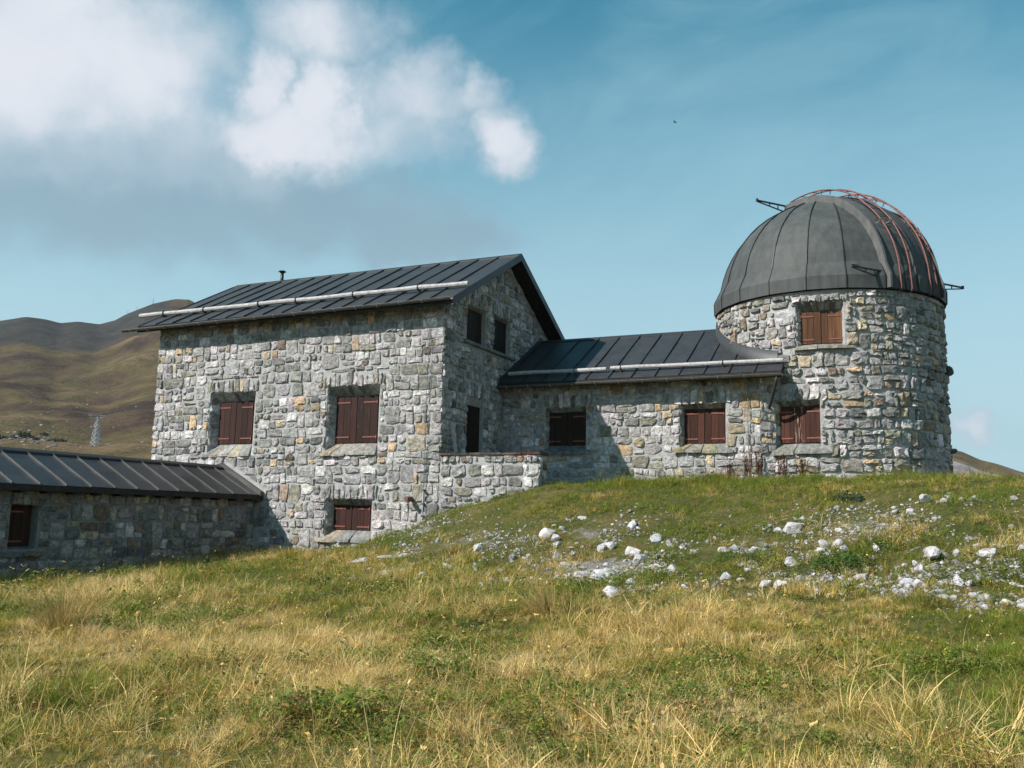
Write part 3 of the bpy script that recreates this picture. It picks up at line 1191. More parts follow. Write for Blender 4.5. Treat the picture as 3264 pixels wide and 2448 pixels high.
    # lightning conductor and wires down the corner
    for k, (a, pts) in enumerate([(.008, [(-.62, -.35, 5.3), (-.50, -.09, 5.0), (-.37, -.075, 4.5), (-.40, -.08, 3.0), (-.385, -.075, 1.7), (-.39, -.08, .66)]),
                                  (.006, [(-.55, -.3, 5.3), (-.40, -.07, 4.8), (-.33, -.075, 4.4), (-.345, -.07, 3.1), (-.43, -.08, 2.4), (-.35, -.07, 1.6), (-.375, -.075, .7)]),
                                  (.006, [(-8.62, -.35, 5.25), (-8.62, -.07, 4.9), (-8.66, -.07, 3.0), (-8.70, -.07, 1.3), (-8.70, -.07, .3)])]):
        mb = MB()
        mb.tube(pts, a, 5)
        mb.build('conductor_wire', M['cable'], T)
    mb = MB()
    mb.tube([(-.385, -.085, .7), (-.39, -.085, .3), (-.395, -.09, -.3)], .02, 8)
    rod = mb.build('conductor_rod', M['galv'], T)
    for z in (.62, .28, -.02):
        mb = MB()
        mb.box((-.42, -.11, z), (.07, 0, 0), (0, .08, 0), (0, 0, .035))
        mb.build('rod_clip', M['iron'], rod)
    mb = MB()
    mb.tube([(-.755, .1, .42), (-.755, -.10, .42), (-.757, -.30, .415)], .062, 18, False)
    mb.tube([(-.757, -.295, .415), (-.757, -.30, .415)], [.061, .061], 18)
    mb.build('overflow_pipe', M['pipe'], T)
    return T


build_house()

# ------------------------------------------------------------------ terrace wall, leaning post


def build_terrace():
    R = random.Random(21)
    T = empty('terrace_wall', (1.35, .2, .4))
    tag(T, 'low stone terrace parapet with thin rust brown coping slabs beside the house corner', 'wall')
    fm = planar((0, 0, 0), (1, 0, 0), (0, -1, 0))
    w = wall_sheet('wall_face', fm, [.0, 1.3, 2.7], [-.6, .4, 1.0, 1.5], [], T)
    P = rubble(.05, 2.72, -.1, 1.30, [], rnd=R, rows=(.18, .40), widths=(.18, .6))
    top = rubble(.05, 2.72, 1.31, 1.5, [], rnd=R, rows=(.19, .2), widths=(.1, .2))
    lay_stones(w, P + top, fm, R, MIX_HOUSE, (.03, .06))
    em = planar((2.7, 0, 0), (0, 1, 0), (1, 0, 0))
    w2 = wall_sheet('wall_face', em, [0, .45], [-.6, .5, 1.5], [], T)
    lay_stones(w2, rubble(-.02, .45, .2, 1.5, [], rnd=R, rows=(.2, .32), widths=(.2, .4)), em, R, MIX_HOUSE, (.03, .05))
    mb = MB()
    mb.quad((0, .45, -.6), (2.7, .45, -.6), (2.7, .45, 1.5), (0, .45, 1.5))
    mb.quad((0, 0, 1.5), (2.7, 0, 1.5), (2.7, .45, 1.5), (0, .45, 1.5))
    mb.build('wall_face', M['mortar'], T)
    x = .0
    while x < 2.72:
        l = min(R.uniform(.28, .55), 2.76 - x)
        c = R.choice([(.085, .055, .045), (.11, .065, .05), (.08, .062, .055), (.11, .105, .095), (.15, .06, .042)])
        t = R.uniform(.045, .065)
        o = Vector((x + .006, -.055 + R.uniform(-.015, .015), 1.505))
        j = [Vector((R.uniform(-.008, .008), R.uniform(-.015, .015), R.uniform(-.006, .006))) for _ in range(8)]
        mb = MB()
        B = [o, o + Vector((l - .012, 0, 0)), o + Vector((l - .012, .54, 0)), o + Vector((0, .54, 0))]
        mb.hexa([B[i] + j[i] for i in range(4)] + [B[i] + Vector((0, 0, t)) + j[i + 4] for i in range(4)])
        mb.build('coping_slab', M['slab'], T, False, c)
        x += l
    # terrace floor behind the parapet
    mb = MB()
    mb.box((.01, .46, .3), (2.6, 0, 0), (0, 3.05, 0), (0, 0, .62))
    f = mb.build('terrace_floor', M['mortar'], None)
    tag(f, kind='structure')
    mb = MB()
    mb.beam((.24, .62, .95), (.12, .36, 2.36), .075, .05, (0, 1, 0))
    mb.tube([(.215, .61, 1.0), (.205, .6, 1.02)], .045, 8)
    p = mb.build('wooden_post', M['grey'])
    tag(p, 'grey weathered post leaning on the shaded gable beside the dark door', 'post')


build_terrace()

# ------------------------------------------------------------------ connecting wing
WV = 3.57
WSL = (5.53 - 3.76) / (6.19 - 3.15)
W4 = opening(1.377, 2.464, 2.014, 2.974, .22, .06, .09, .12, .21)
W5 = opening(5.237, 6.314, 2.019, 2.949, .22, .08, .06, .12, .23)
TC = (8.6, 6.52)
TR = 2.94


def build_wing():
    R = random.Random(31)
    T = empty('connecting_wing', (3.8, 5.8, .9))
    tag(T, 'single storey stone wing between the tall house and the round tower', 'building')
    fm = planar((0, WV, 0), (1, 0, 0), (0, -1, 0))
    ops = [W4, W5]
    w = wall_sheet('window_wall', fm, [0, 1.8, 4, 5.8, 7.25], [0, 1, 2, 3.0, 3.80], ops, T)
    LL, holes = [], []
    for o in ops:
        l, h = lintels(o, R, .42)
        LL += l
        holes.append(h)
        holes.append((o['inner'][0] - .24, o['inner'][1] + .24, o['inner'][2] - .25, o['inner'][2] - .13))
    P = rubble(.0, 7.26, .62, 3.74, holes_for(ops, holes), rnd=R, rows=(.24, .50), widths=(.2, .6))
    lay_stones(w, P, fm, R, MIX_WING, (.02, .048))
    lay_stones(w, LL, fm, R, MIX_WING, (.03, .055), 'lintel_stone')
    for o in ops:
        reveal_stones(w, fm, o, R, MIX_WING)
    dv = Vector((.34, .20, 0))
    cm = planar((7.25, WV, 0), dv.normalized(), (dv.normalized().y, -dv.normalized().x, 0))
    cw = wall_sheet('wall_return', cm, [0, dv.length], [0, 1.2, 2.4, 3.80], [], T)
    lay_stones(cw, rubble(-.02, dv.length, .62, 3.74, [], rnd=R, rows=(.2, .4), widths=(.2, .4)), cm, R, MIX_WING, (.02, .048))
    shutters(T, fm, W4, (.03, .016, .008), .15)
    shutters(T, fm, W5, (.055, .0185, .0105), .35)
    sill(T, fm, W4, R, [(.17, .17, .165), (.15, .15, .15)], (.26, .26), .17, .08, .06, 3)
    sill(T, fm, W5, R, [(.27, .235, .15), (.25, .235, .2), (.27, .25, .17), (.22, .225, .21)], (.28, .26), .19, .08, .06, 4)
    mb = MB()
    mb.quad((0, 8.8, -1), (8, 8.8, -1), (8, 8.8, 3.7), (0, 8.8, 3.7))
    mb.build('plain_wall', M['mortar'], T)
    L = 7.83
    seams = [.05 + .645 * k + .03 for k in range(1, 13) if .05 + .645 * k < L - .1]
    up = Vector((0, 3.04, 3.04 * WSL))
    slope(T, (.012, 3.15, 3.76), (.012 + L, 3.15, 3.76), up, 0, M['roof'], .13, seams=seams)
    slope(T, (.012, 9.23, 3.76), (.012 + L, 9.23, 3.76), Vector((0, -3.04, 3.04 * WSL)), 0, M['roof'], .13, seams=seams)
    mb = MB()
    for sg in (-1, 1):
        mb.hexa([Vector((.014, 6.19, 5.522)), Vector((6.2, 6.19, 5.522)), Vector((6.2, 6.19 + sg * .15, 5.522 - .15 * WSL + .012)), Vector((.014, 6.19 + sg * .15, 5.522 - .15 * WSL + .012)),
                 Vector((.014, 6.19, 5.56)), Vector((6.2, 6.19, 5.56)), Vector((6.2, 6.19 + sg * .15, 5.56 - .15 * WSL)), Vector((.014, 6.19 + sg * .15, 5.56 - .15 * WSL))])
    mb.build('ridge_cap', M['seam'], T)
    nrm = Vector((0, -WSL, 1)).normalized()
    mb = MB()
    mb.box((.012, 3.14, 3.60), (L, 0, 0), (0, .03, 0), (0, 0, .14))
    mb.build('eaves_board', M['soffit'], T)
    # upstand flashing against the gable and round the tower
    mb = MB()
    mb.box(Vector((.075, 3.18, 3.79)) , (.03, 0, 0), (0, 2.98, 2.98 * WSL), (0, 0, .13))
    mb.build('gable_flashing', M['seam'], T)
    V, F = [], []
    A = np.radians(np.linspace(-191, -107.5, 26))
    for a in A:
        r = TR + .085
        x, y = TC[0] + r * math.cos(a), TC[1] + r * math.sin(a)
        zb = 3.76 + WSL * (y - 3.15)
        y2 = TC[1] + (r + .03) * math.sin(a); x2 = TC[0] + (r + .03) * math.cos(a)
        zt = zb + .30
        V += [(x2, y2, zb - .03), (x, y, zt), (TC[0] + (r - .03) * math.cos(a), TC[1] + (r - .03) * math.sin(a), zt + .012), (x2, y2, zb + .02)]
    n = len(A)
    for i in range(n - 1):
        for k in range(2):
            F.append((i * 4 + k, i * 4 + 4 + k, i * 4 + 5 + k, i * 4 + 1 + k))
    obj('tower_flashing', V, F, M['roof'], T, True)
    gutter(T, (.02, 3.085, 3.665), (7.88, 3.085, 3.665), .06, .66)
    zl = lambda v: 3.76 + WSL * (v - 3.15)
    snow_log(T, (.2, 3.56, zl(3.56)), (3.15, 3.56, zl(3.56)), nrm, [2.02], .055, 'clamp', .10)
    snow_log(T, (3.27, 3.56, zl(3.56) + .01), (7.84, 3.56, zl(3.56)), nrm, [.29, 3.05], .055, 'clamp', .10)
    mb = MB()
    mb.tube([(7.74, 3.10, 3.60), (7.72, 3.13, 3.52), (7.54, 3.44, 3.05), (7.48, 3.55, 2.93), (7.44, 3.68, 2.88)], .038, 9)
    mb.build('downpipe', M['iron'], T, True)
    mb = MB()
    mb.tube([(6.98, 3.3, 3.6), (6.96, 3.49, 3.4), (6.94, 3.49, 2.5), (6.955, 3.49, 1.7), (6.95, 3.49, 1.0)], .012, 6)
    mb.build('conductor_wire', M['cable'], T)


build_wing()

# ------------------------------------------------------------------ observatory tower and dome


def build_tower():
    R = random.Random(41)
    T = empty('observatory_tower', (TC[0], TC[1], 1.0))
    tag(T, 'round rubble stone tower carrying the dark observatory dome', 'tower')
    fm = cylmap(TC, TR)
    S = lambda deg: math.radians(deg) * TR
    T1 = {'inner': (S(-109.4), S(-88.9), 2.0, 2.93), 'outer': (S(-110.8), S(-88.2), 1.77, 3.06), 'depth': .24}
    T2 = {'inner': (S(-97.0), S(-77.0), 4.49, 5.33), 'outer': (S(-98.8), S(-76.0), 4.33, 5.56), 'depth': .24}
    ops = [T1, T2]
    sb = list(np.arange(-360, .1, 6.0) * PI / 180 * TR)
    w = wall_sheet('tower_wall', fm, sb, [-.2, 1, 2, 3, 4, 5, 5.83], ops, T)
    LL, holes = [], []
    l, h = lintels(T1, R, .40)
    LL += l; holes.append(h)
    l, h = lintels(T2, R, .16, .10)
    LL += l; holes.append(h)
    for o in ops:
        holes.append((o['inner'][0] - .22, o['inner'][1] + .26, o['inner'][2] - .22, o['inner'][2] - .09))

    def vis(s, t):
        a = math.degrees(s / TR)
        if a < -114:
            y = TC[1] + TR * math.sin(math.radians(a))
            return t > 3.76 + WSL * (y - 3.15) + .1
        return True
    P = rubble(S(-192), S(24), .72, 5.80, holes_for(ops, holes), rnd=R, rows=(.20, .44), widths=(.18, .54), shrink=(.005, .024), keep=vis)
    lay_stones(w, P, fm, R, MIX_TOWER, (.03, .08))
    lay_stones(w, LL, fm, R, MIX_TOWER, (.035, .06), 'lintel_stone')
    for o in ops:
        reveal_stones(w, fm, o, R, MIX_TOWER)
    shutters(T, fm, T1, (.058, .02, .012), 1.6, 4, lbl='weathered shutter with pale worn streaks')
    shutters(T, fm, T2, WOOD_WARM, .5, 3)
    sill(T, fm, T1, R, [(.235, .225, .20), (.22, .22, .205)], (.26, .26), .20, .10, .07, 2)
    sill(T, fm, T2, R, [(.30, .28, .245), (.24, .225, .20)], (.20, .30), .12, .12, .055, 2)
    # two black boulders project from the right flank
    for a, z, r in ((-4, 4.05, .11), (-3, 1.95, .09)):
        p = Vector((TC[0] + (TR + .08) * math.cos(math.radians(a)), TC[1] + (TR + .08) * math.sin(math.radians(a)), z))
        V, F = rock_geo(77 + int(z))
        obj('stone', [p + Vector((v[0] * r * 1.4, v[1] * r * 1.4, v[2] * r * 1.3)) for v in V], F, M['stone'], w, False, (.11, .11, .105))
    mb = MB()
    n = 40
    for i in range(n):
        a, b = 2 * PI * i / n, 2 * PI * (i + 1) / n
        mb.add([(TC[0], TC[1], 5.82), (TC[0] + 2.96 * math.cos(a), TC[1] + 2.96 * math.sin(a), 5.82), (TC[0] + 2.96 * math.cos(b), TC[1] + 2.96 * math.sin(b), 5.82)], [(0, 1, 2)])
    mb.build('wall_plate', M['soffit'], T)


DZ, DR = 6.1, 2.9


def build_dome():
    T = empty('observatory_dome', (TC[0], TC[1], 5.83))
    tag(T, 'grey ribbed sheet metal observatory dome with red ladders over its slit', 'dome')
    C = Vector((TC[0], TC[1], 0))
    prof = [(3.05, 5.835), (3.06, 6.17), (2.868, 6.56)] + [(DR * math.cos(a), DZ + DR * math.sin(a)) for a in np.linspace(math.asin((6.56 - DZ) / DR), PI / 2 - .05, 13)[1:]]
    cuts = [(0, 2), (2, 8), (8, len(prof) - 1)]
    for g in range(20):
        a0, a1 = math.radians(-57 + 18 * g), math.radians(-57 + 18 * (g + 1))
        am = (a0 + a1) / 2
        for ci, (i0, i1) in enumerate(cuts):
            if g % 2 and ci == 1:
                i1 = 7
            if g % 2 and ci == 2:
                i0 = 7
            V, F = [], []
            lift = (.012, .006, .0)[ci]
            for i in range(i0, i1 + 1):
                r, z = prof[i]
                if ci and i == i0:
                    z -= .012
                for k in range(5):
                    f = k / 4
                    a = a0 + (a1 - a0) * f
                    flat = math.cos(a1 - am) / math.cos(a - am)
                    rr = (r + lift) * (flat * .55 + .45) + .005 * math.sin(i * 1.3 + g * 2.1 + k * .8) * (i > 1)
                    V.append(C + Vector((rr * math.cos(a), rr * math.sin(a), z)))
            m = i1 - i0
            for i in range(m):
                for k in range(4):
                    F.append((i * 5 + k, i * 5 + k + 1, i * 5 + 6 + k, i * 5 + 5 + k))
            obj('dome_panel', V, F, M['dome'], T)
        mb = MB()
        for i in range(len(prof) - 1):
            p = C + Vector((prof[i][0] * math.cos(a0), prof[i][0] * math.sin(a0), prof[i][1]))
            q = C + Vector((prof[i + 1][0] * math.cos(a0), prof[i + 1][0] * math.sin(a0), prof[i + 1][1]))
            mb.beam(p, q, .022, .062, (math.cos(a0), math.sin(a0), 0.3))
        mb.build('dome_seam', M['seam'], T)
    mb = MB()
    n = 60
    for i in range(n):
        a, b = 2 * PI * i / n, 2 * PI * (i + 1) / n
        P = [C + Vector((r * math.cos(x), r * math.sin(x), z)) for r, z, x in ((2.9, 5.84, a), (2.9, 5.84, b), (3.03, 5.84, b), (3.03, 5.84, a))]
        mb.quad(*P)
    mb.build('skirt_ring', M['soffit'], T)
    # slit shutters in the dome's own frame: d = slit direction, p = across
    ph = math.radians(-36.5)
    d, p = Vector((math.cos(ph), math.sin(ph), 0)), Vector((math.sin(ph), -math.cos(ph), 0))
    at = lambda a, o, z: C + d * a + p * o + Vector((0, 0, z))

    def path(o, R, end=-.47, n=22, foot=True):
        out = []
        k = math.sqrt(max(.01, (R + .10) ** 2 - o * o))
        if foot:
            out += [(k, 5.85), (k, 6.18)]
        e0 = math.asin((6.52 - DZ) / R)
        rho = math.sqrt(R * R - o * o)
        s0 = math.asin((6.52 - DZ) / rho)
        s1 = PI - math.acos(max(-1, min(1, -end / rho)))
        s1 = PI / 2 + math.asin(-end / rho)
        for s in np.linspace(s0, s1, n):
            out.append((rho * math.cos(s), DZ + rho * math.sin(s)))
        return out
    for sg in (1, -1):
        cols = [.015, .30, .62, .97]
        V, F = [], []
        P = [path(o, 2.975) for o in cols]
        m = len(P[0])
        for o, pp in zip(cols, P):
            V += [at(a, sg * o, z) for a, z in pp]
        for c in range(len(cols) - 1):
            for i in range(m - 1):
                F.append((c * m + i, c * m + i + 1, (c + 1) * m + i + 1, (c + 1) * m + i))
        sh = obj('slit_shutter', V, F, M['dome'], T)

        def flange(o, w, hi, lo, mat, nm):
            V, F = [], []
            A = path(o, hi); B = path(o - w, hi); D = path(o, lo); E = path(o - w, lo)
            m = len(A)
            for pp, oo in ((A, o), (B, o - w), (E, o - w), (D, o)):
                V += [at(a, sg * oo, z) for a, z in pp]
            for c in range(4):
                e = (c + 1) % 4
                for i in range(m - 1):
                    F.append((c * m + i, c * m + i + 1, e * m + i + 1, e * m + i))
            F += [(0, m, 2 * m, 3 * m), (m - 1, 2 * m - 1, 3 * m - 1, 4 * m - 1)]
            obj(nm, V, F, mat, sh)
        flange(1.03, .055, 3.07, 2.86, M['domelip'], 'flange')
        if sg > 0:
            flange(.11, .10, 3.02, 2.93, M['dome'], 'joint_flange')
        flange(.52, .02, 2.995, 2.97, M['seam'], 'shutter_seam')
        # end plate at the top
        V = []
        for o in cols:
            a, z = path(o, 2.975)[-1]
            V += [at(a, sg * o, z), at(a, sg * o, z - .2)]
        obj('closing_plate', V, [(0, 2, 3, 1), (2, 4, 5, 3), (4, 6, 7, 5)], M['dome'], sh)
        # roof ladder
        lad = None
        LP = {}
        for o in (.68, .36):
            k = path(o, 3.06, -.55, 40, False)
            # the rails rise clear of the shutter near the zenith
            q = []
            for a, z in k:
                lift = .03 + .10 * max(0, min(1, (z - 8.2) / .8))
                rr = math.hypot(a, z - DZ)
                q.append((a * (rr + lift) / rr, DZ + (z - DZ) * (rr + lift) / rr))
            q[0] = (q[0][0], q[0][1])
            ex = [(q[0][0] - .06, 5.80), (q[0][0] + .045, 5.83), (q[0][0] + .06, 5.90), (q[0][0] + .035, 6.2)]
            LP[o] = ex + q
            pts = [at(a, sg * o, z) for a, z in LP[o]] + [at(q[-1][0] - .01, sg * o, q[-1][1] - .1)]
            mb = MB()
            mb.tube(pts, .021, 7)
            if lad is None:
                lad = empty('ladder', (0, 0, 0))
                setpar(lad, T)
            mb.build('rail', M['rail'], lad, True)
        for i in range(4, len(LP[.68]), 3):
            a0, z0 = LP[.68][i]; a1, z1 = LP[.36][i]
            mb = MB()
            mb.tube([at(a0, sg * .68, z0 - .005), at(a1, sg * .36, z1 - .005)], .010, 5)
            mb.build('rung', M['iron'], lad)
        for i in (16, 26, 34):
            for o in (.68, .36):
                a0, z0 = LP[o][i]
                rr = math.hypot(a0, z0 - DZ)
                mb = MB()
                mb.tube([at(a0, sg * o, z0), at(a0 * (rr - .12) / rr, sg * (o + .0), DZ + (z0 - DZ) * (rr - .12) / rr)], .012, 5)
                mb.build('stay', M['iron'], lad)
        # catch hooks
        for o in (.80, .50):
            a0, z0 = path(o, 2.99, -.4, 30, False)[8]
            mb = MB()
            mb.beam(at(a0 + .02, sg * o, z0), at(a0 + .11, sg * (o - .03), z0 + .03), .02, .02)
            mb.beam(at(a0 + .11, sg * (o - .03), z0 + .03), at(a0 + .10, sg * (o - .10), z0 + .12), .02, .02)
            mb.build('hook', M['gutter'], sh)
    # track arms on which the shutters slide
    for a, z, o0, o1, rise, red in ((2.78, 6.20, .98, 2.12, .06, True), (2.78, 6.20, -.98, -2.06, .10, False), (-.46, 8.86, .96, 2.08, .06, False), (-.46, 8.86, -.96, -2.08, .06, False)):
        mb = MB()
        A0, A1 = at(a, o0, z + .09), at(a, o1, z + rise)
        B0, B1 = at(a, o0, z - .10), at(a, o1, z + rise - .03)
        mb.beam(A0, A1, .045, .035)
        mb.beam(B0, B1, .028, .028)
        for f in (.3, .58):
            mb.beam(A0.lerp(A1, f), B0.lerp(B1, f), .022, .022, d)
        mb.beam(A1 + Vector((0, 0, -.035)), A1 + Vector((0, 0, .05)), .05, .05, d)
        arm = mb.build('track_arm', M['iron'], T)
        if red:
            mb = MB()
            mb.beam(A0.lerp(A1, .80) + Vector((0, 0, .03)), A1 + Vector((0, 0, .03)), .05, .04)
            mb.build('red_stop', M['hinge'], arm)


def rock_geo(seed, sub=2):
    import bmesh
    bm = bmesh.new()
    bmesh.ops.create_icosphere(bm, subdivisions=sub, radius=1)
    R = random.Random(seed)
    pl = []
    for _ in range(13):
        n = Vector((R.gauss(0, 1), R.gauss(0, 1), R.gauss(0, 1))).normalized()
        pl.append((n, R.uniform(.38, .82)))
    ph = [R.uniform(0, 6) for _ in range(3)]
    V = []
    for v in bm.verts:
        c = v.co.copy()
        for n, k in pl:
            e = c.dot(n) - k
            if e > 0:
                c -= n * e * .9
        c *= 1 + .06 * math.sin(5 * c.x + ph[0]) * math.sin(6 * c.y + ph[1]) + .05 * math.sin(9 * c.z + ph[2])
        V.append(c)
    F = [tuple(v.index for v in f.verts) for f in bm.faces]
    bm.free()
    return V, F


build_tower()
build_dome()

# ------------------------------------------------------------------ annex at the left


def build_annex():
    R = random.Random(51)
    T = empty('stone_annex', (-6.9, -5, -1.5))
    tag(T, 'low shaded stone annex with a seamed dark roof running out from the house', 'building')
    U = -5.76
    fm = planar((U, 0, 0), (0, 1, 0), (1, 0, 0))
    A1 = opening(-7.30, -6.66, -.80, .05, .24, .0, .0, .02, .04)
    w = wall_sheet('annex_wall', fm, [-13, -9, -7, -5, -2.5, 0], [-2.4, -1.2, 0, .42], [A1], T, (), M['shademortar'])
    l, h = lintels(A1, R, .22, .2)
    P = rubble(-10.5, .0, -1.75, .36, holes_for([A1], [h, (-7.55, -6.45, -.98, -.82)], .02), rnd=R, rows=(.22, .44), widths=(.2, .52))
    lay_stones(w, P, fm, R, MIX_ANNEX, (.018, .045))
    lay_stones(w, l, fm, R, MIX_ANNEX, (.02, .04), 'lintel_stone')
    shutters(T, fm, A1, (.035, .016, .01), .1, 3, True, None, 1)
    sill(T, fm, A1, R, [(.16, .16, .15), (.18, .16, .12)], (.2, .2), .10, .06, .05, 2)
    mb = MB()
    mb.quad((-8.0, -13, -3), (-8.0, 0, -3), (-8.0, 0, .42), (-8.0, -13, .42))
    mb.add([(U, -13, -3), (-8, -13, -3), (-8, -13, .42), (-6.884, -13, 1.0), (U, -13, .42)], [(0, 1, 2, 3, 4)])
    mb.build('plain_wall', M['mortar'], T)
    L = 13.0
    seams = sorted(L - (.57 + .636 * k) for k in range(20) if .57 + .636 * k < L)
    sl = (1.24 - .475) / (6.884 - 5.44)
    rise = 1.444
    slope(T, (-5.44, -13, .475), (-5.44, -.02, .475), Vector((-rise, 0, rise * sl)), 0, M['annexroof'], .07, 'seam_lit', seams=seams)
    slope(T, (-8.328, -13, .475), (-8.328, -.02, .475), Vector((rise, 0, rise * sl)), 0, M['annexroof'], .07, 'seam_lit', seams=seams)
    mb = MB()
    for sg in (-1, 1):
        x = -6.884
        mb.hexa([Vector((x, -13, 1.235)), Vector((x, -.02, 1.235)), Vector((x + sg * .12, -.02, 1.235 - .12 * sl + .01)), Vector((x + sg * .12, -13, 1.235 - .12 * sl + .01)),
                 Vector((x, -13, 1.285)), Vector((x, -.02, 1.285)), Vector((x + sg * .12, -.02, 1.285 - .12 * sl)), Vector((x + sg * .12, -13, 1.285 - .12 * sl))])
    mb.build('ridge_cap', M['seam'], T)
    mb = MB()
    mb.box((-5.475, -13, .345), (.03, 0, 0), (0, 12.97, 0), (0, 0, .115))
    mb.build('eaves_board', M['soffit'], T)
    for k in range(20):
        mb = MB()
        mb.box((-5.80, -.45 - .625 * k, .30), (.30, 0, .0), (0, .11, 0), (0, 0, .11))
        mb.build('rafter_end', M['soffit'], T)
    # raised capping where the roof meets the house wall
    for sg in (-1, 1):
        mb = MB()
        a = Vector((-6.884, -.20, 1.32)); b = Vector((-6.884 - sg * (-1.47), -.20, 1.32 - 1.47 * sl))
        k = b - a
        mb.box(a - Vector((0, 0, .10)), k, Vector((0, .125, 0)), Vector((0, 0, .13)))
        mb.build('wall_capping', M['gutter'], T)
    # rust coloured stain sheet patch is part of the metal; mortar fillet above the capping
    mb = MB()
    mb.hexa([Vector((-6.884, -.07, 1.24)), Vector((-5.36, -.07, .43)), Vector((-5.36, -.002, .43)), Vector((-6.884, -.002, 1.24)),
             Vector((-6.884, -.055, 1.44)), Vector((-5.34, -.05, .60)), Vector((-5.34, -.002, .62)), Vector((-6.884, -.002, 1.48))])
    mb.build('mortar_fillet', M['mortar'], T)


M['shademortar'] = mat_noise('shade_darkened_mortar', (0.15, 0.147, 0.145), (0.27, 0.262, 0.258), 7.0, 0.95, 1.0, 0.03, 0.15, 6, bscale=34)  # darker copy of the mortar, the annex wall's shade in its colour
M['annexroof'] = mat_metal('annex_sheet_roof', (0.018, 0.0185, 0.022), (0.040, 0.039, 0.042), 0.45, 0.45)
build_annex()

HAZE_DENSITY = 0.00004

# ================================================================== FAR HILLS
CX, CY = CAMPOS.x, CAMPOS.y


def hill(name, azs, ridge, dtab, dlist, amp, zone_fn, mat, dip=0.0):
    A, D = np.meshgrid(azs, dlist, indexing='ij')
    er = np.interp(A, [r[0] for r in ridge], [r[1] for r in ridge])
    g = np.interp(D, [d[0] for d in dtab], [d[1] for d in dtab])
    Z = D * np.tan(np.radians(er * g))
    X = CX + D * np.sin(np.radians(A)); Y = CY + D * np.cos(np.radians(A))
    dr = [d[0] for d in dtab if d[1] == 1.0][0]
    calm = np.clip(np.abs(D - dr) / (dr * .25), .12, 1)
    f = (fbm(X / 210, Y / 210, 31, 3) - .5) * 1.3 + (fbm(X / 62, Y / 62, 44, 5) - .5) * 1.0 + (np.abs(fbm(X / 120 + 3, Y / 120, 51, 3) - .5) - .12) * .9
    Z = Z + f * D * amp * calm * np.clip((g - .02) * 6, 0, 1)
    Z = np.where(g < .03, -40.0, Z)
    V = np.stack([X, Y, Z], 2).reshape(-1, 3)
    n, m = X.shape
    i = np.arange(n - 1)[:, None] * m + np.arange(m - 1)[None, :]
    F = np.stack([i, i + 1, i + m + 1, i + m], 2).reshape(-1, 4)
    me = mesh(name, V, F, True)
    a = me.attributes.new('zone', 'FLOAT', 'POINT')
    a.data.foreach_set('value', zone_fn(A, D, g, X, Y).ravel())
    me.materials.append(mat)
    o = bpy.data.objects.new(name, me)
    COL.objects.link(o)
    tag(o, kind='structure')
    return lambda az, d: (CX + d * math.sin(math.radians(az)), CY + d * math.cos(math.radians(az)))


def mat_hill(name, low, high):
    m, q, p, out = new_mat(name)
    pos = geo_pos(q)
    at = q.n('ShaderNodeAttribute', attribute_name='zone')
    n1 = q.noise(pos, .012, 7, 0.62, 0.3)
    n2 = q.noise(pos, .11, 6, 0.7)
    n3 = q.noise(pos, .4, 4, 0.7)
    c = q.ramp(n1, low)
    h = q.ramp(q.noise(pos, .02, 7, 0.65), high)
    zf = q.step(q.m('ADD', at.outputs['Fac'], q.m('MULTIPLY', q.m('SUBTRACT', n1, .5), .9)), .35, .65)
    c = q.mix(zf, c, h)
    c = q.mix(1.0, c, q.ramp(n2, [(.32, (.72, .72, .72)), (.52, (1, 1, 1)), (.7, (1.25, 1.22, 1.2))]), 'MULTIPLY')
    sp = q.step(n3, .56, .68)
    c = q.mix(q.m('MULTIPLY', sp, .5), c, (.05, .045, .03))
    q.put(p.inputs['Base Color'], c)
    p.inputs['Roughness'].default_value = 1.0
    p.inputs['Specular IOR Level'].default_value = 0.05
    bump(q, p, q.m('ADD', q.noise(pos, .06, 7, .65), q.m('MULTIPLY', n3, .25)), .8, 6.0)
    return m


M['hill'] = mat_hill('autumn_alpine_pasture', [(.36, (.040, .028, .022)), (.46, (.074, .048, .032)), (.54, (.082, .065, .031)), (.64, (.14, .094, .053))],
                     [(.35, (.026, .025, .025)), (.65, (.052, .047, .043))])  # dark ramp stands in for cloud shade on the ridge
M['hill2'] = mat_hill('pasture_over_pale_rock', [(.35, (.10, .07, .045)), (.65, (.17, .125, .08))], [(.35, (.16, .14, .14)), (.65, (.40, .36, .36))])
LRIDGE = [(-110, 6), (-80, 7.5), (-70, 8.5), (-60, 9.6), (-54.8, 10.14), (-53.6, 10.52), (-52.6, 10.48), (-51.8, 10.34), (-50.9, 10.55), (-49.8, 10.5), (-49, 10.8), (-48.4, 11.25), (-47.77, 11.6), (-47, 12.0), (-45.8, 12.42), (-45, 12.45), (-44.4, 12.2), (-42, 10.5), (-38, 9), (-30, 8), (-20, 6), (-10, 4.5), (-2, 3.6)]
LTAB = [(150, 0), (180, .0), (210, .05), (300, .16), (420, .28), (520, .36), (800, .55), (1150, .75), (1500, .9), (1800, 1.0), (2100, .93), (2600, .75), (3300, .5)]


def cloud_shade_zone(A, D, g, X, Y):  # cloud shade on the upper left ridge, painted as darker ground
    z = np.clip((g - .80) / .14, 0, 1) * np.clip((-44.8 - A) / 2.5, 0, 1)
    return np.clip(z, 0, 1)


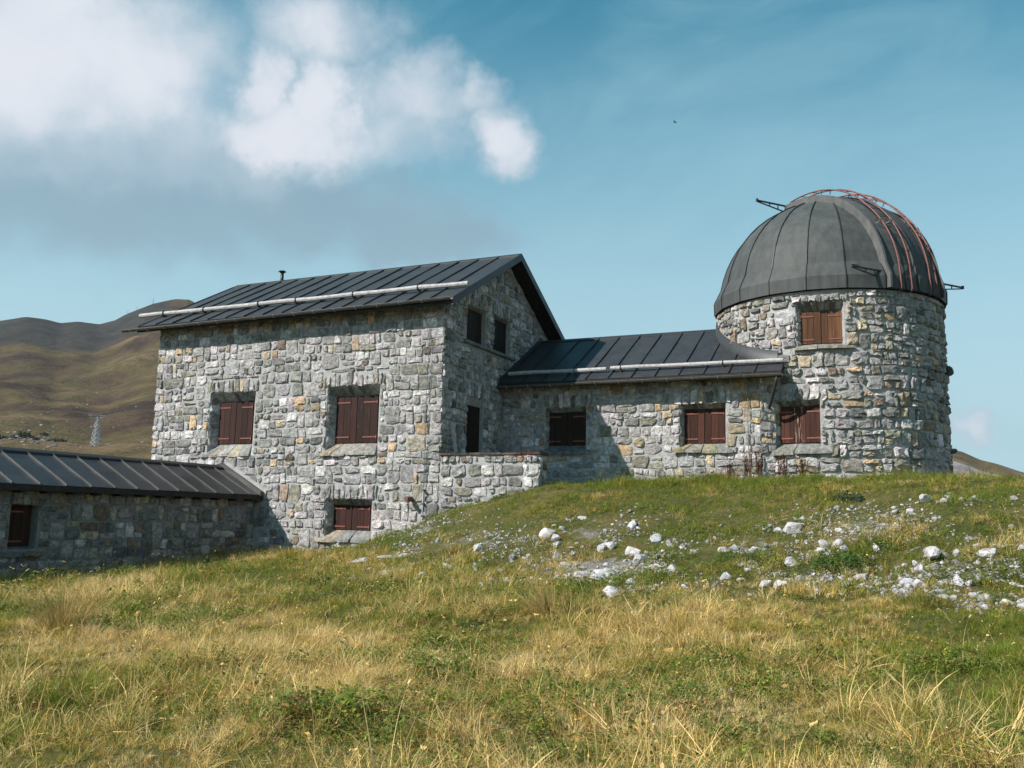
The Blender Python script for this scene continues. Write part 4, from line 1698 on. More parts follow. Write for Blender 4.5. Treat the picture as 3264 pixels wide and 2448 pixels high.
hill('mountain', np.arange(-110, -1.9, .25), LRIDGE, LTAB, np.concatenate([[150, 180], np.geomspace(210, 3300, 150)]), .016, cloud_shade_zone, M['hill'])
RRIDGE = [(-6, 4.1), (-1, 4.6), (.57, 4.4), (1.1, 4.25), (2.05, 3.75), (2.8, 3.55), (4.08, 3.05), (6, 2.6), (9, 2.0), (15, 2.2), (25, 3), (45, 3.4), (80, 4)]
RTAB = [(150, 0), (170, .0), (200, .2), (300, .5), (420, .82), (520, 1.0), (650, .85), (900, .4)]


def rzone(A, D, g, X, Y):
    return np.clip((.90 - g) / .1, 0, 1)


hill('hill', np.arange(-6, 80, .3), RRIDGE, RTAB, np.concatenate([[150, 170], np.geomspace(200, 900, 90)]), .006, rzone, M['hill2'])


def hz(az, d):
    er = np.interp(az, [r[0] for r in LRIDGE], [r[1] for r in LRIDGE])
    g = np.interp(d, [t[0] for t in LTAB], [t[1] for t in LTAB])
    X = CX + d * math.sin(math.radians(az)); Y = CY + d * math.cos(math.radians(az))
    dr = 1800
    calm = min(1, max(.12, abs(d - dr) / (dr * .25)))
    f = (fbm(X / 210, Y / 210, 31, 3) - .5) * 1.3 + (fbm(X / 62, Y / 62, 44, 5) - .5) * 1.0 + (abs(fbm(X / 120 + 3, Y / 120, 51, 3) - .5) - .12) * .9
    return Vector((X, Y, float(d * math.tan(math.radians(er * g)) + f * d * .016 * calm)))


# boulders and scrub on the slope
mb = MB()
tt = []
for k in range(420):
    az, d = rng.uniform(-62, -40), rng.uniform(330, 1000)
    if k < 190:
        az, d = rng.normal(-52.8, 1.3), rng.normal(570, 60)
    p = hz(az, d)
    s = rng.uniform(.5, 1.5) * (1.5 if rng.random() < .1 else 1)
    V, F = rock_geo(900 + k % 9, 1)
    mb.add([p + Vector((v[0] * s * 1.3, v[1] * s, v[2] * s * .8)) for v in V], F)
    c = rng.uniform(.11, .25)
    tt += [(c, c * .96, c * .93)] * len(V)
o = mb.build('hillside_boulders', M['stone'], None, False, tt)
tag(o, 'pale boulders strewn over the far brown hillside', None, None, 'stuff')


def mat_leaf(name, col, var=.35):
    m, q, p, out = new_mat(name)
    inf = q.n('ShaderNodeObjectInfo')
    n = q.noise(geo_pos(q), 3.0, 3)
    c = q.vm('SCALE', col, q.m('ADD', q.m('MULTIPLY', n, var * 2), 1 - var))
    q.put(p.inputs['Base Color'], c)
    p.inputs['Roughness'].default_value = .7
    p.inputs['Specular IOR Level'].default_value = .2
    tr = q.n('ShaderNodeBsdfTranslucent')
    q.put(tr.inputs[0], c)
    mx = q.n('ShaderNodeMixShader')
    mx.inputs[0].default_value = .3
    q.t.links.new(p.outputs[0], mx.inputs[1])
    q.t.links.new(tr.outputs[0], mx.inputs[2])
    q.t.links.new(mx.outputs[0], out.inputs[0])
    return m


M['scrub'] = mat_leaf('dark_scrub', (.022, .032, .016))
M['leaf'] = mat_leaf('green_leaf', (.06, .105, .022))
M['thistle'] = mat_leaf('blue_green_leaf', (.045, .085, .045))
M['dock'] = mat_leaf('dead_dock_brown', (.15, .062, .030))
M['umbel'] = mat_leaf('dead_umbel', (.24, .15, .07))


def leaf_ball(mb, c, rx, ry, rz, n, s, R):
    for _ in range(n):
        d = Vector((R.gauss(0, 1), R.gauss(0, 1), abs(R.gauss(0, 1)) * .9)).normalized()
        k = R.uniform(.35, 1) ** .5
        k *= 1 + .25 * math.sin(d.x * 5 + c[0]) * math.sin(d.y * 4 + c[1])
        p = Vector(c) + Vector((d.x * rx * k, d.y * ry * k, d.z * rz * k))
        u = Vector((R.gauss(0, 1), R.gauss(0, 1), R.gauss(0, .6))).normalized()
        w = u.cross(d + Vector((R.uniform(-.5, .5), R.uniform(-.5, .5), R.uniform(-.5, .5)))).normalized()
        e = s * R.uniform(.6, 1.3)
        mb.add([p - u * e, p + w * e * .45, p + u * e, p - w * e * .45], [(0, 1, 2, 3)])


Rb = random.Random(66)
ORD = 'first second third fourth fifth sixth seventh eighth ninth tenth eleventh twelfth'.split()
BORD = sorted([-54.2, -53.6, -53.1, -52.9, -52.5, -51.6, -51.2, -52.1, -54.6, -50.9, -55.2])
for k, (az, d, s) in enumerate([(-54.2, 555, 2.6), (-53.6, 540, 2.0), (-53.1, 590, 3.4), (-52.9, 560, 2.6), (-52.5, 545, 1.8), (-51.6, 560, 2.4), (-51.2, 550, 2.0), (-52.1, 610, 2.0), (-54.6, 520, 2.2), (-50.9, 565, 1.6), (-55.2, 560, 2.8)]):
    p = hz(az, d)
    mb = MB()
    leaf_ball(mb, p, s * 1.3, s * 1.3, s, 170, s * .28, Rb)
    o = mb.build('bush', M['scrub'])
    tag(o, f'dark scrub bush low on the far hillside, {ORD[BORD.index(az)]} from the left of the clump', 'bush', 'dark bushes on the far hillside')


def pylon(az, d, h, label, group=None, arms=3):
    b = hz(az, d)
    T = empty('lift_pylon', b)
    tag(T, label, 'pylon', group)
    w0, w1 = h * .12, h * .03
    cor = lambda f: [b + Vector((sx * (w0 + (w1 - w0) * f), sy * (w0 + (w1 - w0) * f), h * f - .5)) for sx, sy in ((-1, -1), (1, -1), (1, 1), (-1, 1))]
    t = h * .0085
    mb = MB()
    n = 7
    for i in range(n):
        c0, c1 = cor(i / n * .93), cor((i + 1) / n * .93)
        for k in range(4):
            mb.beam(c0[k], c1[k], t * 1.4, t * 1.4)
            l = (k + 1) % 4
            mb.beam(c0[k], c1[l], t, t)
            mb.beam(c0[l], c1[k], t, t)
            mb.beam(c1[k], c1[l], t, t)
    mb.build('lattice_mast', M['galv'], T)
    s = Vector((math.cos(math.radians(-az)) * 1, math.sin(math.radians(-az)), 0))
    for z, l in ((.95, .24), (.88, .20), (.58, .17))[:arms]:
        mb = MB()
        for q_ in (-1, 1):
            mb.beam(b + Vector((0, 0, h * z)) - s * h * l + Vector((0, q_ * h * .02, 0)), b + Vector((0, 0, h * z)) + s * h * l + Vector((0, q_ * h * .02, 0)), t * 2, t * 2.4)
        for f in (-.9, -.6, .6, .9):
            mb.beam(b + s * h * l * f + Vector((0, -h * .05, h * z)), b + s * h * l * f + Vector((0, h * .05, h * z)), t * 2, t * 3)
        mb.build('crossarm', M['galv'], T)


pylon(-49.45, 520, 16.5, 'grey lattice cable car pylon standing on the brown hillside')
pylon(-48.35, 1790, 6, 'tiny lift mast on the ridge, leftmost of three', 'lift masts on the ridge', 2)
pylon(-47.85, 1792, 6, 'tiny lift mast on the ridge, middle of three', 'lift masts on the ridge', 2)
pylon(-47.0, 1794, 9, 'tiny lift mast on the ridge, rightmost of three and nearest the brown summit', 'lift masts on the ridge', 2)

# ================================================================== MOUND: rocks, plants, grass
ROCKS = [(4.77, -2.54, 0.156), (4.37, -3.35, 0.327), (4.52, -3.02, 0.153), (4.3, -2.9, 0.103), (4.59, -3.57, 0.173), (5.12, -3.72, 0.109), (6.35, -4.36, 0.274), (6.64, -3.79, 0.211), (5.96, -3.02, 0.248), (6.95, -4.01, 0.104), (5.74, -4.11, 0.211), (5.9, -4.1, 0.187), (6.68, -4.92, 0.242), (7.05, -5.31, 0.192), (5.33, -4.92, 0.204), (6.09, -4.91, 0.111), (6.04, -5.79, 0.317), (6.31, -5.66, 0.318), (6.33, -5.97, 0.249), (5.84, -5.71, 0.128), (6.43, -5.26, 0.087), (7.03, -6.34, 0.2), (7.01, -7.24, 0.244), (7.4, -5.42, 0.189), (4.8, -6.1, 0.171), (4.29, -5.68, 0.078), (4.54, -6.48, 0.095), (5.33, -6.0, 0.106), (5.2, -5.95, 0.107), (5.6, -5.88, 0.149), (7.09, -5.86, 0.072), (7.42, -6.45, 0.089), (4.15, -4.5, 0.107), (4.37, -4.48, 0.095), (5.03, -4.51, 0.186), (7.18, -6.98, 0.134), (3.19, -4.01, 0.2), (3.66, -5.02, 0.117), (3.77, -5.26, 0.115), (8.58, -6.13, 0.079), (8.34, -6.06, 0.159), (8.11, -4.25, 0.179), (7.95, -4.28, 0.134), (8.41, -5.13, 0.127), (8.55, -5.35, 0.125), (6.93, -4.44, 0.113), (5.06, -3.95, 0.144), (5.75, -5.17, 0.11), (5.66, -5.6, 0.129), (6.33, -6.22, 0.143), (6.19, -6.28, 0.123), (5.74, -5.9, 0.106), (6.61, -6.22, 0.162), (6.65, -6.52, 0.119), (8.98, -3.31, 0.305), (9.06, -2.87, 0.144), (8.7, -3.38, 0.164), (9.18, -5.07, 0.21), (9.54, -4.17, 0.155), (9.56, -4.51, 0.195), (9.74, -3.66, 0.114), (9.84, -4.35, 0.219), (9.9, -4.64, 0.15), (9.7, -4.81, 0.128), (10.35, -4.51, 0.184), (11.04, -2.12, 0.212), (11.35, -2.19, 0.174), (11.67, -1.84, 0.114), (11.84, -1.77, 0.152), (10.57, -2.69, 0.133), (10.84, -2.82, 0.144), (10.64, -3.55, 0.126), (10.63, -4.25, 0.088), (11.16, -5.01, 0.303), (11.51, -4.96, 0.126), (11.88, -5.06, 0.229), (11.8, -4.6, 0.15), (12.08, -4.71, 0.096), (12.33, -4.65, 0.107), (10.99, -5.64, 0.19), (11.48, -5.71, 0.1), (12.19, -5.57, 0.101), (12.22, -5.79, 0.109), (10.85, -6.31, 0.153), (11.03, -6.47, 0.208), (11.01, -5.94, 0.059), (10.85, -6.89, 0.156), (11.25, -6.73, 0.222), (11.15, -6.81, 0.083), (10.75, -6.77, 0.083), (11.45, -6.32, 0.21), (11.59, -6.37, 0.114), (11.62, -6.74, 0.093), (11.72, -6.03, 0.107), (12.12, -6.22, 0.144), (12.2, -6.32, 0.076), (11.76, -6.86, 0.083), (11.75, -7.25, 0.098), (11.99, -6.97, 0.137), (12.14, -6.98, 0.109), (12.14, -7.22, 0.089), (9.4, -5.82, 0.16), (9.5, -5.74, 0.08), (8.91, -5.78, 0.101), (8.98, -6.28, 0.175), (9.16, -6.33, 0.251), (9.54, -6.2, 0.097), (10.04, -6.16, 0.116), (10.27, -6.27, 0.115), (10.37, -6.36, 0.114), (10.45, -6.13, 0.107), (10.29, -5.39, 0.143), (10.23, -5.81, 0.179), (10.64, -7.17, 0.09), (8.45, -5.1, 0.085), (8.47, -4.43, 0.198), (0.67, -2.63, 0.099), (0.47, -3.98, 0.404), (1.1, -3.88, 0.426), (1.32, -3.65, 0.32), (3.13, -3.93, 0.201), (2.14, -5.57, 0.358), (1.41, -5.01, 0.113), (2.26, -5.12, 0.17), (2.96, -5.71, 0.277), (3.12, -5.07, 0.214), (3.89, -5.69, 0.101), (3.62, -4.98, 0.106), (4.29, -5.65, 0.089), (4.53, -6.48, 0.095), (1.78, -6.13, 0.106)]


def zone_name(x, y):
    a = ('below the tall house' if x < 2.0 else 'below the terrace parapet' if x < 4.2 else 'below the dark wing window' if x < 5.5 else 'below the red wing window'
         if x < 7.3 else 'below the tower windows' if x < 9.4 else 'below the tower flank' if x < 11.2 else 'near the right edge')
    b = ('high on the mound' if y > -3.3 else 'midway down the mound' if y > -5.3 else 'low on the mound')
    return a, b


ORD = 'first second third fourth fifth sixth seventh eighth ninth tenth eleventh twelfth thirteenth fourteenth fifteenth sixteenth seventeenth eighteenth nineteenth'.split()
RGEO = [rock_geo(300 + k) for k in range(10)]
RMESH = []
for V, F in RGEO:
    me = mesh('rock', V, F)
    me.materials.append(M['rock'])
    RMESH.append(me)
cells = {}
for x, y, w in ROCKS:
    cells.setdefault(zone_name(x, y), []).append((w, x, y))
Rr = random.Random(9)
for (a, b), L in cells.items():
    L.sort(reverse=True)
    left = sorted(l[1:] for l in L[2:])
    for k, (w, x, y) in enumerate(L):
        o = bpy.data.objects.new('rock', Rr.choice(RMESH))
        COL.objects.link(o)
        z = float(height(x, y)[0])
        sx, sy, sz = w * .74 * Rr.uniform(.85, 1.2), w * .66 * Rr.uniform(.7, 1.15), w * .58 * Rr.uniform(.6, 1.2)
        if x < 3.0 and w > .25:
            sz *= .38
        o.location = (x, y, z + sz * .18)
        o.scale = (sx, sy, sz)
        o.rotation_euler = (Rr.uniform(-.25, .25), Rr.uniform(-.25, .25), Rr.uniform(0, 6.28))
        if k == 0:
            tag(o, f'largest pale limestone rock {a}, {b}', 'rock')
        elif k == 1:
            tag(o, f'second largest pale limestone rock {a}, {b}', 'rock')
        else:
            tag(o, f'small pale rock, {ORD[left.index((x, y))]} from the left, {b}, {a}', 'rock', f'small pale rocks {b} {a}')

# loose gravel between them
mb = MB()
tt = []
octv = [(1, 0, 0), (0, 1, 0), (-1, 0, 0), (0, -1, 0), (0, 0, 1), (0, 0, -.6)]
octf = [(0, 1, 4), (1, 2, 4), (2, 3, 4), (3, 0, 4), (1, 0, 5), (2, 1, 5), (3, 2, 5), (0, 3, 5)]
gx, gy = [], []
for cx, cy, rx, ry, w in STONY:
    n = int(900 * w * rx * ry)
    gx.append(rng.normal(cx, rx * .62, n)); gy.append(rng.normal(cy, ry * .62, n))
for x_, y_, w_ in ROCKS:
    gx.append(rng.normal(x_, w_ * 1.7 + .06, 40)); gy.append(rng.normal(y_, w_ * 1.4 + .06, 40))
gx.append(rng.uniform(2, 13, 500)); gy.append(rng.uniform(-6.5, -1.6, 500))
gx, gy = np.concatenate(gx), np.concatenate(gy)
keepg = (fbm(gx * 1.6, gy * 1.6, 71, 3) > .44) & (gy < -.25)
gx, gy = gx[keepg], gy[keepg]
gz = height(gx, gy)
gs = np.clip(rng.lognormal(-3.95, .6, len(gx)), .007, .10)
GG = [rock_geo(500 + k, 1) for k in range(8)]
for x, y, z, s in zip(gx, gy, gz, gs):
    if s > .02:
        V, F = Rr.choice(GG)
        a = Rr.uniform(0, 6.28)
        ca, sa = math.cos(a), math.sin(a)
        q1, q2, q3 = s * Rr.uniform(.7, 1.4), s * Rr.uniform(.6, 1.1), s * Rr.uniform(.45, .95)
        tl = Rr.uniform(-.5, .5)
        mb.add([(x + q1 * v[0] * ca - q2 * v[1] * sa, y + q1 * v[0] * sa + q2 * v[1] * ca, z + q3 * .25 + q3 * v[2] + q1 * tl * v[0] * .5) for v in V], F)
        c = Rr.uniform(.26, .54)
        tt += [(c, c * .95, c * .955)] * len(V)
        continue
    a = Rr.uniform(0, 6.28)
    ca, sa = math.cos(a), math.sin(a)
    k = [Rr.uniform(.6, 1.3) for _ in range(6)]
    mb.add([(x + s * k[i] * (v[0] * ca - v[1] * sa), y + s * k[i] * (v[0] * sa + v[1] * ca), z + s * .35 + s * .75 * k[i] * v[2]) for i, v in enumerate(octv)], octf)
    c = Rr.uniform(.24, .52)
    tt += [(c, c * .95, c * .955)] * 6
o = mb.build('gravel', M['stone'], None, False, tt)
tag(o, 'pale loose gravel and chippings on the bare parts of the mound', None, None, 'stuff')


# ---- grass: prototype tufts kept outside the scene, spread by geometry nodes
def blade(mb, base, ang, lean, h, w, curl, seg, R):
    d = Vector((math.cos(ang), math.sin(ang), 0))
    s = Vector((-math.sin(ang + R.uniform(-.9, .9)), math.cos(ang + R.uniform(-.9, .9)), 0))
    p = Vector(base)
    th = lean
    V = []
    for i in range(seg + 1):
        f = i / seg
        ww = w * (1 - f ** 1.6) * .5 + w * .04
        V += [p - s * ww, p + s * ww]
        st = h / seg
        p = p + d * math.sin(th) * st + Vector((0, 0, math.cos(th) * st))
        th += curl / seg
    mb.add(V, [(2 * i, 2 * i + 1, 2 * i + 3, 2 * i + 2) for i in range(seg)])


protos = bpy.data.collections.new('grass_prototypes')


def mat_grass():
    m, q, p, out = new_mat('grass_blades')
    at = q.n('ShaderNodeAttribute', attribute_name='col')
    at.attribute_type = 'INSTANCER'
    tc = q.n('ShaderNodeTexCoord')
    g = q.n('ShaderNodeNewGeometry')
    rn = g.outputs['Random Per Island']
    c = q.mix(1.0, at.outputs['Color'], q.ramp(rn, [(0, (.55, .6, .5)), (.5, (1, 1, 1)), (.85, (1.3, 1.2, 1.1)), (1, (1.75, 1.5, 1.35))]), 'MULTIPLY')
    q.put(p.inputs['Base Color'], c)
    p.inputs['Roughness'].default_value = .6
    p.inputs['Specular IOR Level'].default_value = .25
    tr = q.n('ShaderNodeBsdfTranslucent')
    q.put(tr.inputs[0], c)
    mx = q.n('ShaderNodeMixShader')
    mx.inputs[0].default_value = .4
    q.t.links.new(p.outputs[0], mx.inputs[1])
    q.t.links.new(tr.outputs[0], mx.inputs[2])
    q.t.links.new(mx.outputs[0], out.inputs[0])
    return m


M['grass'] = mat_grass()
NP = 0


def proto(mb):
    global NP
    me = mesh('tuft', mb.V, mb.F)
    me.materials.append(M['grass'])
    o = bpy.data.objects.new(f'tuft_{NP:02d}', me)
    protos.objects.link(o)
    NP += 1


Rg = random.Random(3)
TYPES = {}


def make(nm, count, fn):
    i0 = NP
    for k in range(count):
        mb = MB()
        fn(mb)
        proto(mb)
    TYPES[nm] = (i0, NP)


def t_short(mb):
    for _ in range(20):
        a = Rg.uniform(0, 6.28); r = Rg.uniform(0, .055)
        blade(mb, (r * math.cos(a), r * math.sin(a), -.01), Rg.uniform(0, 6.28), Rg.uniform(.1, .7), Rg.uniform(.05, .115), .0056, Rg.uniform(.2, 1.1), 2, Rg)


def t_mid(mb):
    for _ in range(18):
        a = Rg.uniform(0, 6.28); r = Rg.uniform(0, .05)
        blade(mb, (r * math.cos(a), r * math.sin(a), -.01), a + Rg.uniform(-1, 1), Rg.uniform(.1, .6), Rg.uniform(.10, .20), .0047, Rg.uniform(.3, 1.4), 3, Rg)


def t_long(mb):
    for _ in range(16):
        a = Rg.uniform(0, 6.28); r = Rg.uniform(0, .05)
        blade(mb, (r * math.cos(a), r * math.sin(a), -.01), a + Rg.uniform(-.8, .8), Rg.uniform(.15, .8), Rg.uniform(.15, .32), .0040, Rg.uniform(.7, 2.2), 4, Rg)


def t_stalk(mb):
    for _ in range(3):
        a = Rg.uniform(0, 6.28); h = Rg.uniform(.3, .7); ln = Rg.uniform(.05, .75); cu = Rg.uniform(.2, 2.1)
        b0 = (Rg.uniform(-.06, .06), Rg.uniform(-.06, .06), -.01)
        blade(mb, b0, a, ln, h, .0038, cu, 6, Rg)
        # seed head near the tip
        d = Vector((math.cos(a), math.sin(a), 0)); p = Vector(b0); th = ln
        for i in range(6):
            p = p + d * math.sin(th) * h / 6 + Vector((0, 0, math.cos(th) * h / 6)); th += cu / 6
        for j in range(5):
            e = .012
            u = Vector((Rg.gauss(0, 1), Rg.gauss(0, 1), Rg.gauss(0, 1))).normalized()
            v = u.cross(d).normalized()
            c = p - (d * math.sin(th) + Vector((0, 0, math.cos(th)))) * .011 * j
            mb.add([c - u * e, c + v * e * .5, c + u * e, c - v * e * .5], [(0, 1, 2, 3)])


def t_flat(mb):
    for _ in range(14):
        a = Rg.uniform(0, 6.28); r = Rg.uniform(0, .08)
        blade(mb, (r * math.cos(a), r * math.sin(a), Rg.uniform(0, .02)), Rg.uniform(0, 6.28), Rg.uniform(1.0, 1.45), Rg.uniform(.08, .2), .005, Rg.uniform(-.2, .3), 2, Rg)


def t_leaf(mb):
    for _ in range(22):
        a = Rg.uniform(0, 6.28); r = Rg.uniform(.0, .10)
        c = Vector((r * math.cos(a), r * math.sin(a), Rg.uniform(.02, .11)))
        u = Vector((Rg.gauss(0, 1), Rg.gauss(0, 1), Rg.gauss(.3, .5))).normalized()
        v = u.cross(Vector((Rg.gauss(0, .4), Rg.gauss(0, .4), 1))).normalized()
        e = Rg.uniform(.008, .018)
        mb.add([c - u * e, c - u * e * .3 + v * e * .6, c + u * e, c - u * e * .3 - v * e * .6], [(0, 1, 2, 3)])


make('short', 4, t_short)
make('mid', 4, t_mid)
make('long', 4, t_long)
make('stalk', 5, t_stalk)
make('flat', 3, t_flat)
make('leaf', 4, t_leaf)


def gn_tree():
    ng = bpy.data.node_groups.new('spread_tufts', 'GeometryNodeTree')
    ng.interface.new_socket('Geometry', in_out='INPUT', socket_type='NodeSocketGeometry')
    ng.interface.new_socket('Geometry', in_out='OUTPUT', socket_type='NodeSocketGeometry')
    N = ng.nodes.new
    gi, go = N('NodeGroupInput'), N('NodeGroupOutput')
    ci = N('GeometryNodeCollectionInfo')
    ci.inputs['Collection'].default_value = protos
    ci.inputs['Separate Children'].default_value = True
    ci.inputs['Reset Children'].default_value = True
    ip = N('GeometryNodeInstanceOnPoints')
    ip.inputs['Pick Instance'].default_value = True

    def attr(nm, ty):
        a = N('GeometryNodeInputNamedAttribute')
        a.data_type = ty
        a.inputs['Name'].default_value = nm
        return a.outputs['Attribute']
    er = N('FunctionNodeEulerToRotation')
    L = ng.links.new
    L(gi.outputs[0], ip.inputs['Points'])
    L(ci.outputs[0], ip.inputs['Instance'])
    L(attr('idx', 'INT'), ip.inputs['Instance Index'])
    L(attr('rot', 'FLOAT_VECTOR'), er.inputs[0])
    L(er.outputs[0], ip.inputs['Rotation'])
    L(attr('scl', 'FLOAT_VECTOR'), ip.inputs['Scale'])
    L(ip.outputs[0], go.inputs[0])
    return ng


NG = gn_tree()


def spread(name, X, Y, Z, idx, rot, scl, col, label):
    me = bpy.data.meshes.new(name)
    n = len(X)
    me.vertices.add(n)
    me.vertices.foreach_set('co', np.stack([X, Y, Z], 1).ravel())
    a = me.attributes.new('idx', 'INT', 'POINT'); a.data.foreach_set('value', idx.astype(np.int32))
    a = me.attributes.new('rot', 'FLOAT_VECTOR', 'POINT'); a.data.foreach_set('vector', rot.ravel())
    a = me.attributes.new('scl', 'FLOAT_VECTOR', 'POINT'); a.data.foreach_set('vector', scl.ravel())
    a = me.attributes.new('col', 'FLOAT_COLOR', 'POINT'); a.data.foreach_set('color', np.hstack([col, np.ones((n, 1))]).ravel())
    me.update()
    o = bpy.data.objects.new(name, me)
    COL.objects.link(o)
    md = o.modifiers.new('spread', 'NODES')
    md.node_group = NG
    tag(o, label, None, None, 'stuff')
    return o


def free(x, y):
    b = (x > -9.75) & (x < .06) & (y > -.06) & (y < 7.3)
    b |= (x > -8.1) & (x < -5.72) & (y < .1) & (y > -13.2)
    b |= (x > -.1) & (x < 7.7) & (y > 3.5) & (y < 9)
    b |= (x > 0) & (x < 2.74) & (y > -.04) & (y < 3.6)
    b |= np.hypot(x - TC[0], y - TC[1]) < 3.0
    return ~b


def lerp(a, b, t):
    return a + (b - a) * t[:, None]


GREEN, LIME, STRAW, PALE, BROWN, DEEP = [np.array(c) for c in ((.165, .205, .03), (.31, .265, .05), (.53, .38, .125), (.64, .51, .25), (.27, .155, .065), (.09, .135, .03))]


def field(n, r0, r1, seed):
    r_ = np.random.default_rng(seed)
    n = int(n * 1.4)
    az = np.radians(r_.uniform(-25.1 - 48, -25.1 + 52, n))
    d = np.sqrt(r_.uniform(r0 ** 2, r1 ** 2, n))
    x = CX + d * np.sin(az); y = CY + d * np.cos(az)
    k = free(x, y) & (y < 9)
    return x[k], y[k], d[k], r_


def grass_layer(name, n, r0, r1, seed, types, hgt, label, thin=1.0, lean=.25, colfn=None, accept=None):
    x, y, d, r_ = field(n, r0, r1, seed)
    st = stony(x, y)
    ok = r_.random(len(x)) > np.clip(st * 1.15 * thin, 0, .97)
    if accept is not None:
        ok &= accept(x, y, r_)
    x, y, d, st = x[ok], y[ok], d[ok], st[ok]
    m = len(x)
    z = height(x, y)
    # dryness, patchy at three sizes; the mound under the walls stays greener
    dry = .43 + 1.15 * (fbm(x * .42 + 3, y * .55, 61, 3) - .5) + 1.2 * (fbm(x * 1.5, y * 1.7, 62, 3) - .5) + .9 * (fbm(x * 5, y * 5, 63, 2) - .5)
    mound = np.clip((z + 1.05) / .8, 0, 1) * np.clip((y + 7) / 2, 0, 1)
    dry = dry - .34 * mound + .06 * np.clip((-7 - y) / 3, 0, 1)
    ty = [TYPES[t] for t in types]
    cum = np.array([i for a, b in ty for i in range(a, b)])
    idx = r_.choice(cum, m)
    hs = hgt[0] + (hgt[1] - hgt[0]) * r_.random(m) ** 1.3
    clump = np.clip(-.15 + 2.3 * fbm(x * 1.5, y * 1.5, 66, 3), .6, 2)
    hb = np.clip((fbm(x * .75, y * .75, 84, 3) - .56) * 12, 0, 1) * (d < 15)
    if types != ('leaf',) and types != ('stalk',):
        hs = hs * (1 - .3 * hb)
    hs = hs * clump * (1 - .28 * mound)
    scl = np.stack([hs * r_.uniform(.85, 1.2, m)] * 2 + [hs], 1)
    rot = np.stack([r_.normal(0, lean, m), r_.normal(0, lean, m), r_.uniform(0, 6.28, m)], 1)
    t = np.clip((dry + r_.normal(0, .19, m) - .18) / .72, 0, 1)
    col = np.where((t < .35)[:, None], lerp(GREEN, LIME, np.clip(t / .35, 0, 1)), np.where((t < .7)[:, None], lerp(LIME, STRAW, np.clip((t - .35) / .35, 0, 1)), lerp(STRAW, PALE, np.clip((t - .7) / .3, 0, 1))))
    if colfn:
        col = colfn(col, t, r_)
    br = r_.random(m) < .07
    col[br] = BROWN * r_.uniform(.7, 1.2, (br.sum(), 1))
    col = col * r_.uniform(.86, 1.3, (m, 1))
    return spread(name, x, y, z, idx, rot, scl, col, label)


def straw(col, t, r_):
    return lerp(col * 0 + STRAW, PALE, r_.random(len(t))) * r_.uniform(.8, 1.15, (len(t), 1))


def leafy(col, t, r_):
    return lerp(col * 0 + GREEN * 1.05, DEEP, r_.random(len(t)) ** 1.5)


def patch(lo, f, s):
    return lambda x, y, r_: fbm(x * f, y * f, s, 3) + r_.normal(0, .03, len(x)) > lo


grass_layer('short_grass', 40000, 4.4, 13, 101, ('short', 'short', 'mid', 'flat'), (.45, .95), 'short mixed green and straw coloured turf in the foreground')
grass_layer('meadow_grass', 8000, 4.4, 14, 102, ('mid', 'long'), (.5, .95), 'bent straw coloured meadow grass in the foreground', lean=.4, accept=patch(.53, .8, 81))
grass_layer('slope_grass', 60000, 13, 33, 103, ('short', 'mid', 'mid'), (.55, 1.35), 'green turf on the mound below the walls')
grass_layer('matted_grass', 11000, 4.4, 17, 104, ('flat', 'long'), (.8, 1.2), 'matted dead grass lying flat between the tufts', lean=.5, colfn=straw, accept=patch(.55, .6, 82))
grass_layer('seed_stalks', 1900, 4.6, 18, 105, ('stalk',), (.5, 1.0), 'thin dry seed stalks standing over the meadow', lean=.22, colfn=straw, accept=patch(.45, .5, 83))
grass_layer('low_herbs', 24000, 4.4, 16, 106, ('leaf',), (.6, 1.2), 'patches of small leaved green herbs in the turf', colfn=leafy, accept=patch(.56, .75, 84))
grass_layer('mound_herbs', 5000, 13, 25, 107, ('leaf',), (1.0, 2.0), 'low green herbs scattered over the mound', colfn=leafy, accept=patch(.54, .9, 85))


grass_layer('crest_grass', 26000, 17, 30, 108, ('mid', 'long'), (1.0, 1.9), 'shaggier grass along the crest of the mound at the foot of the walls', lean=.3,
            accept=lambda x, y, r_: (y > 1.2) & (y < 4.2) & (x > 2.6) & (x < 17) & (fbm(x * 1.1, y * .8, 86, 3) > .46))


def stalks_by_annex():
    r_ = np.random.default_rng(5)
    n = 170
    x = r_.uniform(-5.65, -4.6, n); y = r_.uniform(-7.5, -.3, n)
    z = height(x, y)
    cum = np.arange(*TYPES['stalk'])
    s = r_.uniform(.7, 1.4, n)
    spread('wall_stalks', x, y, z, r_.choice(cum, n), np.stack([r_.normal(0, .15, n), r_.normal(0, .15, n), r_.uniform(0, 6.28, n)], 1), np.stack([s] * 3, 1),
           (PALE * .9)[None] * r_.uniform(.6, 1.1, (n, 1)), 'dry stalks along the foot of the shaded annex wall')


stalks_by_annex()

